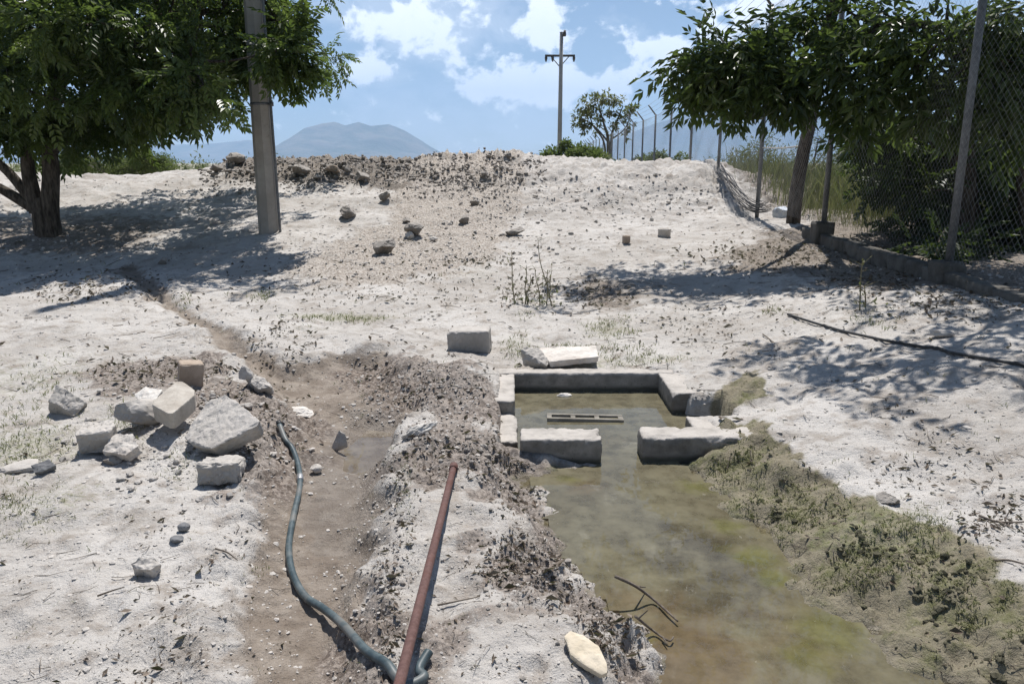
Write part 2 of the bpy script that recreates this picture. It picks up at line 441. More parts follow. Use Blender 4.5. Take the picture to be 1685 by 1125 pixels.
# ------------------------------------------------------------------ ground sheet (a fan that gets coarser with distance)
def build_ground():
    dth = .0036
    th = np.arange(-R(62), R(62), dth)
    r = list(np.exp(np.arange(math.log(2.4), math.log(46), .0037)))
    k = r[-1]
    while k < 13500:
        k *= 1.09; r.append(k)
    r = np.array(r)
    TH, RR = np.meshgrid(th, r)
    x = (RR * np.sin(TH)).ravel(); y = (RR * np.cos(TH) - 2.0).ravel()
    M = masks(x, y)
    z = heights(x, y, M)
    nr, nc = TH.shape
    i = np.arange(nr - 1)[:, None] * nc + np.arange(nc - 1)[None, :]
    i = i.ravel()
    F = np.stack([i, i + 1, i + nc + 1, i + nc], 1)
    d = np.hypot(x, y)
    nz = fbm2(x, y, 2.2, 3, .5, 101)
    px = 842.5 + FPX * x / np.maximum(y, .2)
    grassy = np.zeros_like(x)
    for (a, b, rx, ry, w) in ((40,740,.5,.6,.8),(90,820,.4,.4,.6),(30,620,.8,1.2,.6),(560,524,.75,.22,1),(1000,545,.30,.45,.8),(430,487,.5,.5,.6),(640,500,.6,.7,.4),(780,465,.8,.9,.5),(960,590,.45,.25,.8),(1080,590,.5,.2,.7),(850,560,.25,.5,.6),(330,495,.3,.7,.4),(180,700,.35,.4,.6),(1450,870,.4,.35,.9),(320,780,.3,.3,.4),(510,545,.5,.25,.5)):
        c = PZ(a, b, .05)
        grassy = np.maximum(grassy, w * np.exp(-((x - c[0]) / rx) ** 2 - ((y - c[1]) / ry) ** 2))
    at = dict(
        mud=(1 - sstep(-.14, .05, M['d_ditch'])) * (.9 - .18 * sstep(5.6, 7.5, y)) + .55 * (1 - sstep(.0, .35, M['d_chan'])) ,
        wet=(1 - sstep(-.06, .16, M['d_wet'])) + .9 * (1 - sstep(.01, .10, M['d_chan'])) * (M['d_chan'] > -.02),
        moss=(1 - sstep(-.06, .10, M['d_moss'])) * (y > .3) + .45 * (1 - sstep(0.02, .22, M['d_chan'])),
        litter=.95 * (1 - sstep(-.12, .22, M['d_lit'])) + .25 * sstep(.1, .5, nz),
        rubble=.75 * (1 - sstep(-.4, .5, M['d_rub'])) + .35 * sstep(.5, .9, z) * (y < 25) * (px < 860),
        spoil=crest_mask(x, y, z) * .95,
        soil=.9 * (1 - sstep(-.5, .5, M['d_shade_soil'])) + .8 * sstep(-5.3, -6.5, x) * sstep(11.5, 12.5, y) * (1 - sstep(13.5, 15, y)) + .9 * sstep(3.4, 4.1, x - .039 * y + .35 * nz) * sstep(3.8, 5.2, y) * (y < 12) + .8 * sstep(4.3, 5.2, x) * sstep(2.5, 4, y) * (y < 40),  # dark soil; the strip along the low wall is painted tree shade
        grassy=grassy, bed=((M['d_chan'] < 0.0) | (M['d_box'] < -.03)) * 1.0,
        plain=sstep(24, 40, d))
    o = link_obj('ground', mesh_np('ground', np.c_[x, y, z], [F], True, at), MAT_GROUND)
    tag(o, kind='structure')
    return o
GROUND = build_ground()

# ------------------------------------------------------------------ water
def water_material(name, murk, clear, tint):
    m, g, out = new_mat(name)
    pos = g.n('ShaderNodeNewGeometry').outputs['Position']
    n1 = g.noise(pos, 2.2, 6, .6, .4); n2 = g.noise(pos, 9, 6, .65)
    c = g.mix(g.ramp(n1, .38, .66), murk[0], murk[1])
    c = g.mix(g.math('MULTIPLY', g.ramp(n2, .5, .72), .4), c, murk[2])
    n3 = g.noise(pos, 4.5, 7, .68, .5)
    sh = lambda nm, amp: g.ramp(g.math('ADD', g.attr(nm), g.math('MULTIPLY', g.math('SUBTRACT', n3, .5), amp)), .25, .85)
    n4 = g.noise(pos, 38.0, 5, .7)
    c = g.mix(g.math('MULTIPLY', g.ramp(n4, .54, .66), g.math('MULTIPLY', sh('sunken', 1.2), .55)), c, (.075, .062, .045))
    c = g.mix(g.math('MULTIPLY', sh('sunken', 1.7), .5), c, (.060, .050, .036))
    c = g.mix(g.math('MULTIPLY', sh('warm', 1.4), .7), c, (.165, .118, .066))
    c = g.mix(g.math('MULTIPLY', sh('algae', 1.6), .65), c, (.160, .158, .052))
    dif = g.n('ShaderNodeBsdfDiffuse', {'Color': c})
    tr = g.n('ShaderNodeBsdfTransparent', {'Color': (*tint, 1)})
    mx = g.n('ShaderNodeMixShader', {0: g.ramp(n2, .3, .7, clear[0], clear[1]), 1: dif.outputs[0], 2: tr.outputs[0]})
    rip = g.bump(g.noise(pos, 5.0, 2, .5), .04, .02)
    gl = g.n('ShaderNodeBsdfGlossy', {'Color': (1, 1, 1, 1), 'Roughness': .015, 'Normal': rip})
    fr = g.n('ShaderNodeFresnel', {'IOR': 1.33, 'Normal': rip})
    fin = g.n('ShaderNodeMixShader', {0: fr.outputs[0], 1: mx.outputs[0], 2: gl.outputs[0]})
    g.link(fin.outputs[0], out.inputs['Surface'])
    return m
MAT_WATER = water_material('murky_water', ((.19, .172, .115), (.155, .136, .088), (.115, .098, .064)), (.10, .42), (.58, .54, .40))
MAT_PUDDLE = water_material('muddy_puddle', ((.25, .215, .17), (.21, .175, .135), (.16, .13, .10)), (.2, .5), (.6, .5, .4))
def flat_sheet(name, pg, z, grow, mat):
    """flat water surface over a polygon grown outward so that it dips under the banks"""
    x0, y0 = pg.min(0) - grow - .1; x1, y1 = pg.max(0) + grow + .1
    st = .04
    xs, ys = np.arange(x0, x1, st), np.arange(y0, y1, st)
    X, Y = np.meshgrid(xs, ys)
    keep = (sdf(X.ravel(), Y.ravel(), pg) < grow).reshape(X.shape)
    nr, nc = X.shape
    q = keep[:-1, :-1] & keep[1:, :-1] & keep[:-1, 1:] & keep[1:, 1:]
    r_, c_ = np.nonzero(q)
    i = r_ * nc + c_
    F = np.stack([i, i + 1, i + nc + 1, i + nc], 1)
    used = np.unique(F); mp = np.full(nr * nc, -1); mp[used] = np.arange(len(used))
    V = np.c_[X.ravel(), Y.ravel(), np.full(X.size, z)][used]
    def blobs(L):
        s = np.zeros(len(V))
        for px, py, r, w in L:
            q = PZ(px, py, z); s = np.maximum(s, w * np.exp(-((V[:, 0] - q[0]) ** 2 + (V[:, 1] - q[1]) ** 2) / r ** 2))
        return s
    at = dict(algae=blobs([(1240,915,.12,1),(1270,950,.10,1),(1200,865,.12,.8),(1150,800,.14,.8),(940,790,.12,.7),(1360,1040,.18,.9),(1330,1080,.15,.7),(1040,1050,.1,.8),(1150,735,.12,.7)]),
              sunken=blobs([(1100,870,.16,.6),(1160,900,.2,.9),(1210,950,.16,1),(1150,980,.18,1),(1100,930,.15,.9),(1230,1010,.12,.7),(1180,1050,.12,.5)]),
              warm=blobs([(1150,1090,.35,1),(1050,1000,.3,.7),(960,800,.16,.7),(1300,1050,.3,.6)]))
    o = link_obj(name, mesh_np(name, V, [mp[F]], True, at), mat)
    return tag(o, kind='structure')
WOUT = np.vstack([CHAN[:-3], np.array([(.86, 4.3), (.86, 4.5), (1.18, 4.5), (1.36, 4.66), (1.36, 5.1), (1.18, 5.2), (1.18, 5.72), (-.03, 5.72), (-.03, 4.5), (.48, 4.5), (.48, 4.2)])])
flat_sheet('water', WOUT, WATER_Z, .09, MAT_WATER)
flat_sheet('puddle', PUD, PUDDLE_Z, .10, MAT_PUDDLE)

# ------------------------------------------------------------------ far mountains
def mountain_material():
    m, g, out = new_mat('mountain_scrub')
    pos = g.n('ShaderNodeNewGeometry').outputs['Position']
    n = g.noise(pos, .0035, 8, .65)
    principled(g, out, g.mix(g.ramp(n, .35, .65), (.075, .082, .05), (.19, .165, .125)), 1.0, g.bump(n, 1.0, 60), .1)
    return m
MAT_MTN = mountain_material()
def mountain(name, prof, D, depth, seed):
    """ridge at distance D whose skyline follows the list of (px, py)"""
    prof = np.array(prof, float)
    pxs = np.arange(prof[0, 0], prof[-1, 0] + .1, 3.0)
    pys = np.interp(pxs, prof[:, 0], prof[:, 1])
    top = np.array([PY(a, b, D) for a, b in zip(pxs, pys)])
    ks = np.linspace(-1, 1, 61)
    V = []
    for k in ks:
        s = (1 - abs(k)) ** 1.15
        y = D + depth * k
        x = top[:, 0] * (1 + .0 * k)
        nn = fbm2(x, np.full_like(x, y), 1 / 900.0, 5, .55, seed)
        rd = 1 - 2 * np.abs(fbm2(x, np.full_like(x, y), 1 / 1400.0, 4, .5, seed + 5))
        z = np.maximum(top[:, 2], 0) * s * (1 + (1 - s) * .9 * (rd - .75) + (1 - s) * .35 * nn) - 3
        V.append(np.c_[x, np.full_like(x, y), z])
    V = np.array(V); nr, nc = V.shape[:2]
    i = (np.arange(nr - 1)[:, None] * nc + np.arange(nc - 1)[None, :]).ravel()
    F = np.stack([i, i + 1, i + nc + 1, i + nc], 1)
    o = link_obj(name, mesh_np(name, V.reshape(-1, 3), [F], True), MAT_MTN)
    return tag(o, kind='structure')
mountain('mountain', [(395,268),(430,262),(455,246),(480,225),(500,211),(530,203),(550,200),(568,206),(590,200.5),(610,207),(640,204),(665,214),(690,229),(710,242),(735,255),(760,263),(790,268)], 8200, 1500, 3)
mountain('mountain', [(-260,262),(-120,236),(0,243),(120,228),(200,238),(262,229),(290,238),(350,236),(410,230),(440,236),(480,246),(560,256),(640,268)], 10600, 1500, 17)
mountain('mountain', [(640,268),(720,252),(800,249),(870,253),(940,246),(985,240),(1030,222),(1075,204),(1110,194),(1160,184),(1230,178),(1330,170),(1450,178),(1600,196),(1760,215),(1950,268)], 10400, 1600, 29)

# ------------------------------------------------------------------ air
def haze():
    m, g, out = new_mat('haze_air')
    v = g.n('ShaderNodeVolumePrincipled', {'Color': (.46, .68, 1.0, 1), 'Density': 1.2e-4, 'Anisotropy': 0.0})
    g.link(v.outputs[0], out.inputs['Volume'])
    x0, x1, y0, y1, z0, z1 = -12500, 12500, -400, 13000, -6, 1150
    V = [(x, y, z) for z in (z0, z1) for y in (y0, y1) for x in (x0, x1)]
    F = [(0, 2, 3, 1), (4, 5, 7, 6), (0, 1, 5, 4), (2, 6, 7, 3), (0, 4, 6, 2), (1, 3, 7, 5)]
    o = link_obj('haze', mesh_np('haze', V, [F], False), m)
    return tag(o, kind='stuff')
haze()

# ------------------------------------------------------------------ solid-shape generators
_ICO = {}
def ico(sub):
    if sub not in _ICO:
        bm = bmesh.new(); bmesh.ops.create_icosphere(bm, subdivisions=sub, radius=1.0)
        V = np.array([v.co[:] for v in bm.verts]); F = np.array([[v.index for v in f.verts] for f in bm.faces]); bm.free()
        _ICO[sub] = (V, F)
    return _ICO[sub]
def rock_shape(seed, dims, cuts=9, sub=4, rough=.05, boxy=0.0, fr=2.2):
    rg = np.random.default_rng(seed)
    V, F = ico(sub); V = V.copy()
    if boxy:
        mx = np.abs(V).max(1, keepdims=True)
        V = V * (1 - boxy) + (V / mx) * boxy
    for _ in range(cuts):
        n = rg.normal(size=3); n /= np.linalg.norm(n)
        off = rg.uniform(.45, .80) * (1 + .35 * boxy)
        d = V @ n - off
        V = V - np.where(d > 0, d, 0)[:, None] * n
    nrm = V / np.linalg.norm(V, axis=1, keepdims=True)
    V = V + nrm * (rough * 2.2 * fbm3(V, fr, 4, .55, seed % 1000) + rough * .7 * fbm3(V, fr * 5, 2, .6, seed % 977))[:, None]
    return V * np.array(dims) / 2.0, F
def block_shape(size, seed, n=14, chip=.02, rough=.006, round_=.012, corner_cuts=2):
    """a worn cast block: subdivided box with rounded, chipped edges"""
    sx, sy, sz = size
    L = max(size)
    cnt = [max(3, int(n * s / L) + 2) for s in size]
    def face(ax, sgn):
        a, b = [k for k in range(3) if k != ax]
        ta, tb = np.linspace(-.5, .5, cnt[a] + 1), np.linspace(-.5, .5, cnt[b] + 1)
        A, B = np.meshgrid(ta, tb, indexing='ij')
        P = np.zeros((A.size, 3)); P[:, a] = A.ravel(); P[:, b] = B.ravel(); P[:, ax] = .5 * sgn
        nb = len(tb)
        i = (np.arange(len(ta) - 1)[:, None] * nb + np.arange(nb - 1)[None, :]).ravel()
        f = np.stack([i, i + nb, i + nb + 1, i + 1], 1)
        if (sgn > 0) != (ax != 1): f = f[:, ::-1]
        return P, f
    Vs, Fs, o = [], [], 0
    for ax in range(3):
        for s in (-1, 1):
            p, f = face(ax, s); Vs.append(p); Fs.append(f + o); o += len(p)
    V = np.concatenate(Vs); F = np.concatenate(Fs)
    key = np.round(V * 4096).astype(np.int64)
    _, idx, inv = np.unique(key, axis=0, return_index=True, return_inverse=True)
    V = V[idx] * np.array(size); F = inv.ravel()[F]
    h = np.array(size) / 2
    # rounding
    inner = h - round_
    q = np.clip(V, -inner, inner); d = V - q; ln = np.linalg.norm(d, axis=1, keepdims=True)
    V = np.where(ln > 1e-9, q + d / np.maximum(ln, 1e-9) * np.minimum(ln, round_), V)
    rg = np.random.default_rng(seed)
    for _ in range(corner_cuts):
        c = h * rg.choice([-1, 1], 3)
        n_ = c / h + rg.normal(size=3) * .35; n_ /= np.linalg.norm(n_)
        off = c @ n_ - rg.uniform(.5, 1.8) * chip
        dd = V @ n_ - off
        V = V - np.where(dd > 0, dd, 0)[:, None] * n_
    near_edge = np.sort((h - np.abs(V)) / L, 1)[:, 1]
    ch = chip * np.exp(-(near_edge / .05) ** 2) * np.clip(fbm3(V + seed, 16.0, 3, .5, seed) * 2.2, 0, 1)
    nr = V / np.maximum(np.linalg.norm(V / h, axis=1, keepdims=True), 1e-6) / h
    nr /= np.maximum(np.linalg.norm(nr, axis=1, keepdims=True), 1e-6)
    V = V - nr * (ch + rough * (fbm3(V + seed, 22, 3, .6, seed + 3)))[:, None]
    return V, F
def rot_xyz(rx, ry, rz):
    return np.array((Matrix.Rotation(rz, 3, 'Z') @ Matrix.Rotation(ry, 3, 'Y') @ Matrix.Rotation(rx, 3, 'X')))
def tube_shape(pts, radii, seg=10, cap=True):
    pts = np.asarray(pts, float); n = len(pts)
    radii = np.broadcast_to(np.asarray(radii, float), (n,)) if np.ndim(radii) < 2 else radii
    tg = np.gradient(pts, axis=0); tg /= np.maximum(np.linalg.norm(tg, axis=1, keepdims=True), 1e-9)
    up = np.array([0, 0, 1.0]) if abs(tg[0][2]) < .9 else np.array([1.0, 0, 0])
    V = []
    a = np.linspace(0, 2 * np.pi, seg, endpoint=False)
    u = np.cross(tg[0], up); u /= np.linalg.norm(u)
    for i in range(n):
        u = u - tg[i] * (u @ tg[i]); u /= max(np.linalg.norm(u), 1e-9)
        w = np.cross(tg[i], u)
        V.append(pts[i] + radii[i] * (np.cos(a)[:, None] * u + np.sin(a)[:, None] * w))
    V = np.concatenate(V)
    i = np.arange(n - 1)[:, None] * seg; j = np.arange(seg)[None, :]; k = (j + 1) % seg
    F = np.stack([(i + j), (i + k), (i + seg + k), (i + seg + j)], -1).reshape(-1, 4)
    T = np.zeros((0, 3), int)
    if cap:
        m = len(V); V = np.vstack([V, pts[0], pts[-1]])
        jj, kk = np.arange(seg), (np.arange(seg) + 1) % seg
        T = np.vstack([np.stack([np.full(seg, m), kk, jj], 1), np.stack([np.full(seg, m + 1), (n - 1) * seg + jj, (n - 1) * seg + kk], 1)])
    return V, F, T
class Parts:
    """collects shapes of one part into one mesh"""
    def __init__(self): self.V, self.F4, self.F3, self.n, self.A = [], [], [], 0, []
    def add(self, V, F4=None, F3=None, tint=None):
        V = np.asarray(V, float); self.V.append(V)
        if F4 is not None and len(F4): self.F4.append(np.asarray(F4) + self.n)
        if F3 is not None and len(F3): self.F3.append(np.asarray(F3) + self.n)
        self.A.append(np.full(len(V), .5) if tint is None else np.broadcast_to(tint, (len(V),)))
        self.n += len(V); return self
    def tube(self, pts, r, seg=8, cap=True, tint=None):
        V, F, T = tube_shape(pts, r, seg, cap); return self.add(V, F, T, tint)
    def box(self, c, size, rot=None, tint=None):
        s = np.array(size) / 2
        V = np.array([(x, y, z) for z in (-1, 1) for y in (-1, 1) for x in (-1, 1)]) * s
        if rot is not None: V = V @ np.asarray(rot).T
        return self.add(V + np.asarray(c), [(0, 2, 3, 1), (4, 5, 7, 6), (0, 1, 5, 4), (2, 6, 7, 3), (0, 4, 6, 2), (1, 3, 7, 5)], None, tint)
    def out(self):
        F = []
        if self.F4: F.append(np.concatenate(self.F4))
        if self.F3: F.append(np.concatenate(self.F3))
        return np.concatenate(self.V), F, np.concatenate(self.A)
    def build(self, name, mat, parent=None, at=None, smooth=True):
        V, F, A = self.out()
        return world_obj(name, V, F, mat, at, smooth, {'tint': A}, parent)
def spline(pts, n=60):
    pts = np.asarray(pts, float)
    P = np.vstack([2 * pts[0] - pts[1], pts, 2 * pts[-1] - pts[-2]])
    out = []
    m = max(2, n // (len(pts) - 1))
    for i in range(1, len(P) - 2):
        t = np.linspace(0, 1, m, endpoint=False)[:, None]
        a, b, c, d = P[i - 1], P[i], P[i + 1], P[i + 2]
        out.append(.5 * (2 * b + (c - a) * t + (2 * a - 5 * b + 4 * c - d) * t ** 2 + (3 * b - a - 3 * c + d) * t ** 3))
    return np.vstack(out + [pts[-1:]])

# ------------------------------------------------------------------ materials of the objects
def stone_mat(name, lo, hi, dark, scale=9.0, bump=.6, dust=.0, wetline=None):
    m, g, out = new_mat(name)
    pos = g.n('ShaderNodeTexCoord').outputs['Object']
    n1 = g.noise(pos, scale, 7, .65); n2 = g.noise(pos, scale * 6, 5, .7); n3 = g.noise(pos, scale * .35, 3, .5)
    c = g.mix(g.ramp(n1, .34, .66), lo, hi)
    c = g.mix(g.ramp(n2, .58, .74), c, dark)
    c = g.mix(g.math('MULTIPLY', g.ramp(n3, .5, .7), .5), c, dark)
    t = g.attr('tint')
    c = g.mix(1.0, c, g.n('ShaderNodeCombineColor', {0: g.math('ADD', g.math('MULTIPLY', t, .7), .65), 1: g.math('ADD', g.math('MULTIPLY', t, .68), .66), 2: g.math('ADD', g.math('MULTIPLY', t, .66), .67)}).outputs[0], 'MULTIPLY')
    if dust:
        nz = g.n('ShaderNodeSeparateXYZ', {0: g.n('ShaderNodeNewGeometry').outputs['Normal']}).outputs[2]
        c = g.mix(g.math('MULTIPLY', g.ramp(nz, .25, .75), g.ramp(n1, .25, .6, dust * .5, dust)), c, (.54, .50, .455))
    if wetline is not None:                                     # damp, algae-dark band the water has left on the concrete
        wz_ = g.n('ShaderNodeSeparateXYZ', {0: g.n('ShaderNodeNewGeometry').outputs['Position']}).outputs[2]
        wv = g.math('ADD', wz_, g.math('MULTIPLY', g.math('SUBTRACT', n1, .5), -.07))
        c = g.mix(g.ramp(wv, wetline + .012, wetline + .05, .85, 0.0), c, (.052, .050, .034))
    h = g.math('ADD', g.math('MULTIPLY', n1, .5), g.math('MULTIPLY', n2, .35))
    principled(g, out, c, .92, g.bump(h, bump, .02), .25)
    return m
M_CONC = stone_mat('weathered_concrete', (.36, .335, .30), (.48, .45, .415), (.20, .18, .155), 7.0, .8, .55)
M_BASIN = stone_mat('basin_concrete', (.18, .165, .145), (.32, .295, .262), (.09, .08, .068), 8.0, .9, .72, WATER_Z)
M_DULL = stone_mat('waterlogged_block', (.17, .155, .13), (.27, .25, .215), (.10, .09, .07), 10.0, .6)
M_PALE = stone_mat('pale_stone', (.41, .378, .342), (.53, .497, .455), (.27, .225, .19), 8.0)
M_BEIGE = stone_mat('beige_dressed_stone', (.36, .325, .28), (.46, .425, .372), (.26, .225, .185), 14.0, .35)
M_BROWN = stone_mat('brown_brick_stone', (.30, .235, .18), (.42, .345, .275), (.20, .15, .11), 10.0)
M_SLATE = stone_mat('dark_slate', (.13, .13, .135), (.22, .22, .22), (.08, .08, .08), 8.0)
M_WHITE = stone_mat('white_plaster', (.55, .51, .46), (.68, .65, .60), (.35, .31, .27), 12.0)
M_CLOD = stone_mat('earth_clod', (.19, .168, .144), (.30, .27, .235), (.115, .098, .08), 9.0, .9, .4)
M_GRAVEL = stone_mat('loose_gravel', (.365, .342, .312), (.50, .475, .44), (.26, .235, .21), 20.0, .6, .75)
M_CREAM = stone_mat('cream_flagstone', (.50, .43, .32), (.60, .53, .42), (.38, .32, .24), 7.0, .4)

# ------------------------------------------------------------------ concrete water box
def basin():
    top, bot = .035, -.42
    cen = (.6, 5.1, WATER_Z)
    t = thing('concrete_basin', cen, 'open concrete water box full of murky green water at the head of the channel', 'water basin')
    def wall(name, x0, x1, y0, y1, z1, seed, label=None, chip=.03):
        V, F = block_shape((x1 - x0, y1 - y0, z1 - bot), seed, 44, chip * .45, .007, .010, 3)
        o = world_obj(name, V + np.array([(x0 + x1) / 2, (y0 + y1) / 2, (z1 + bot) / 2]), [F], M_BASIN, None, True, {'tint': np.full(len(V), .5)}, t)
        if label: o['label'] = label
    wall('back_wall', -.12, 1.33, 5.68, 5.82, top, 1)
    wall('side_wall', 1.12, 1.32, 5.14, 5.677, top + .002, 2)
    wall('side_wall', -.20, .02, 4.98, 5.677, top - .004, 3, 'broken side wall partly buried under dirt', .05)
    wall('wall_footing', -.16, .035, 4.43, 4.977, -.055, 4, 'low sunken wall stub beside the mud ridge', .04)
    wall('front_wall', .05, .525, 4.22, 4.427, top, 5, 'front wall block tapering into the leaf covered ridge', .045)
    wall('front_wall', .765, 1.47, 4.25, 4.447, top + .003, 6, 'front wall block running into the mossy bank', .045)
    wall('side_wall', 1.12, 1.45, 4.45, 4.72, top - .02, 7, 'short wall stub beside the side inlet')
basin()

# ------------------------------------------------------------------ rocks, blocks and rubble
def px_size(p, px): return px * np.linalg.norm(np.array(p) - np.array([0, 0, CAMZ])) / FPX
def place(name, shape, px, py, wpx, hpx, mat, label, cat='stone', group=None, rz=0., tilt=(0, 0), depth=1.0, sink=.22, seed=1, tint=.5, smooth=False, **kw):
    """set a stone so that its foot stands on the ground at a pixel"""
    p = G(px, py)
    w, h = px_size(p, wpx) * (1.12 if shape == 'rock' else 1.0), px_size(p, hpx)
    d = w * depth
    se = (CAMZ - p[2]) / np.linalg.norm(p - np.array([0, 0, CAMZ]))
    h = max((h - .75 * d * se) / math.sqrt(1 - se * se), .45 * h) * (1.12 if shape == 'rock' else 1.0)
    if shape == 'rock': V, F = rock_shape(seed, (w, d, h * (1 + sink)), **kw)
    else: V, F = block_shape((w, d, h * (1 + sink * .5)), seed, **kw)
    V = V @ rot_xyz(tilt[0], tilt[1], R(rz)).T
    c = np.array([p[0], p[1] + d * .42, 0])
    gz = HZ(c[0], c[1])
    c[2] = gz + h * .5 - h * sink * .3
    o = link_obj(name, mesh_np(name, V, [F], smooth, {'tint': np.full(len(V), tint)}), mat)
    o.location = c
    return tag(o, label, cat, group)

def hull_stone(name, top, thick, mat, label, cat='stone', group=None, seed=1, rough=.012, tint=.5, shrink=.92, round_=.0):
    """a stone given by the outline of its upper face (pixel, height above the soil) and its thickness"""
    T = []
    c = np.mean([PZ(a, b, .05)[:2] for a, b, _ in top], 0); g0 = HZ(*c)
    T = np.array([PZ(a, b, g0 + h) for a, b, h in top])
    ctr = T.mean(0)
    n = np.linalg.svd(T - ctr)[2][2]; n = n if n[2] > 0 else -n
    Bt = ctr + (T - ctr) * shrink - n * thick
    P = np.vstack([T, Bt])
    bm = bmesh.new()
    for p in P: bm.verts.new(p)
    r = bmesh.ops.convex_hull(bm, input=bm.verts[:])
    for v in [v for v in bm.verts if not v.link_faces]: bm.verts.remove(v)
    bmesh.ops.triangulate(bm, faces=bm.faces[:])
    L = float(np.linalg.norm(P.max(0) - P.min(0)))
    for _ in range(6):
        E = [e for e in bm.edges if e.calc_length() > L / 26]
        if not E or len(bm.verts) > 4000: break
        bmesh.ops.subdivide_edges(bm, edges=E, cuts=1); bmesh.ops.triangulate(bm, faces=bm.faces[:])
    bmesh.ops.smooth_vert(bm, verts=bm.verts[:], factor=.5, use_axis_x=True, use_axis_y=True, use_axis_z=True)
    bmesh.ops.recalc_face_normals(bm, faces=bm.faces[:]); bm.normal_update()
    V = np.array([v.co[:] for v in bm.verts]); N = np.array([v.normal[:] for v in bm.verts]); bm.verts.index_update()
    F = np.array([[v.index for v in f.verts] for f in bm.faces]); bm.free()
    V = V + N * (rough * 1.6 * fbm3(V + seed, 9.0, 4, .6, seed) + rough * .7 * fbm3(V, 45.0, 2, .6, seed + 2))[:, None]
    o = world_obj(name, V, [F], mat, ctr - n * thick * .5, False, {'tint': np.full(len(V), tint)})
    return tag(o, label, cat, group)
PILE = 'rubble stones heaped beside the muddy ditch'
hull_stone('dressed_stone', [(250,660,.17),(291,627,.22),(300,627,.22),(321,641,.19),(320,650,.18),(284,680,.15),(276,680,.15),(251,666,.165)], .10, M_BEIGE, 'smooth beige squared stone lying tilted on top of the rubble pile', 'stone', PILE, 21, .003, .62, .98)
hull_stone('concrete_chunk', [(302,720,.05),(318,690,.10),(345,657,.20),(370,647,.24),(384,655,.23),(427,692,.17),(424,700,.15),(348,738,.05),(318,734,.03)], .10, M_CONC, 'largest angular grey concrete chunk of the rubble pile, wedge shaped with a sloping top', 'concrete chunk', PILE, 33, .009, .62, .86)
hull_stone('stone_fragment', [(220,648,.13),(240,636,.17),(268,640,.17),(252,663,.12),(232,667,.10)], .035, M_WHITE, 'white flat stone fragment leaning behind the beige squared stone', 'stone', PILE, 35, .006, .75)
place('brick_stone', 'block', 309, 636, 34, 42, M_BROWN, 'small upright brown brick shaped stone at the back of the rubble pile', 'stone', PILE, 28, (0, R(6)), 1.0, .1, 37, .6, n=16, chip=.01, rough=.004)
hull_stone('stone_wedge', [(94,633,.19),(112,641,.16),(141,661,.07),(142,668,.01),(98,672,.0),(95,650,.1)], .12, M_CONC, 'grey wedge of stone standing apart from the pile near the grass tufts', 'stone', PILE, 39, .01, .36, .9)
hull_stone('broken_block', [(124,716,.12),(136,694,.13),(178,689,.14),(190,698,.14),(182,707,.13),(180,712,.12)], .12, M_CONC, 'broken grey concrete block with a pale dusty top at the near edge of the pile', 'concrete block', PILE, 41, .012, .55, .95)
hull_stone('pale_stone', [(169,742,.04),(188,711,.10),(219,712,.11),(229,732,.08),(206,749,.05)], .06, M_PALE, 'pale angular stone lying just in front of the rounded dark stone', 'stone', PILE, 43, .012, .55, .9)
place('rounded_stone', 'rock', 217, 714, 66, 52, M_CONC, 'rounded dark grey stone below the white fragment', 'stone', PILE, 0, (0, 0), .85, .15, 45, .38, cuts=6, rough=.06)
place('buried_block', 'block', 359, 800, 62, 42, M_CONC, 'dirt covered concrete block sunk in the loose soil below the largest chunk', 'concrete block', PILE, 8, (R(-8), R(4)), .8, .2, 47, .35, False, n=22, chip=.03, rough=.02)
hull_stone('stone_wedge', [(399,617,.12),(412,610,.14),(446,630,.10),(444,636,.09),(424,641,.06)], .08, M_CONC, 'grey wedge stone at the ditch edge behind the largest chunk', 'stone', PILE, 49, .012, .45, .9)
place('pale_stone', 'rock', 406, 640, 26, 28, M_PALE, 'small pale stone leaning against the grey wedge by the ditch', 'stone', PILE, 10, (0, 0), .7, .1, 50, .6, cuts=8, rough=.04)
hull_stone('slate_flake', [(50,765,.05),(80,755,.06),(92,765,.04),(70,776,.02),(54,777,.02)], .035, M_SLATE, 'flat dark slate flake lying at the grassy end of the pile', 'stone', PILE, 51, .006, .55)
place('pale_stone', 'rock', 24, 782, 50, 22, M_PALE, 'flat pale stone next to the dark slate flake', 'stone', PILE, 5, (0, 0), .8, .2, 53, .5, cuts=8, rough=.04)
place('dark_stone', 'rock', 181, 768, 26, 17, M_CLOD, 'small dark stone in front of the pale angular stone', 'stone', PILE, 0, (0, 0), .8, .1, 54, .5, cuts=7, rough=.05)
hull_stone('pale_stone', [(213,926,.07),(230,915,.085),(258,917,.075),(264,928,.05),(247,938,.05),(217,936,.05)], .06, M_PALE, 'lone pale pinkish stone lying on the bare ground below the pile', 'stone', None, 55, .012, .45)
place('grey_pebble', 'rock', 298, 877, 19, 18, M_SLATE, 'upright grey pebble on bare ground beyond the pale pinkish stone', 'stone', None, 0, (0, 0), .9, .1, 56, .8, cuts=5, rough=.03, sub=3)
place('grey_pebble', 'rock', 288, 895, 18, 12, M_SLATE, 'low dark pebble between the upright grey pebble and the pinkish stone', 'stone', None, 0, (0, 0), .9, .1, 57, .5, cuts=5, rough=.03, sub=3)
place('pale_pebble', 'rock', 517, 781, 20, 17, M_PALE, 'rounded cream pebble in the mud right of the hose', 'stone', None, 0, (0, 0), .9, .15, 58, .6, cuts=4, rough=.03, sub=3)
place('concrete_block', 'block', 772, 580, 69, 45, M_CONC, 'squared grey concrete block standing on the dirt behind the left corner of the basin', 'concrete block', None, -4, (0, R(-2)), .62, .04, 61, .36, True, n=34, chip=.016, rough=.006, round_=.02)
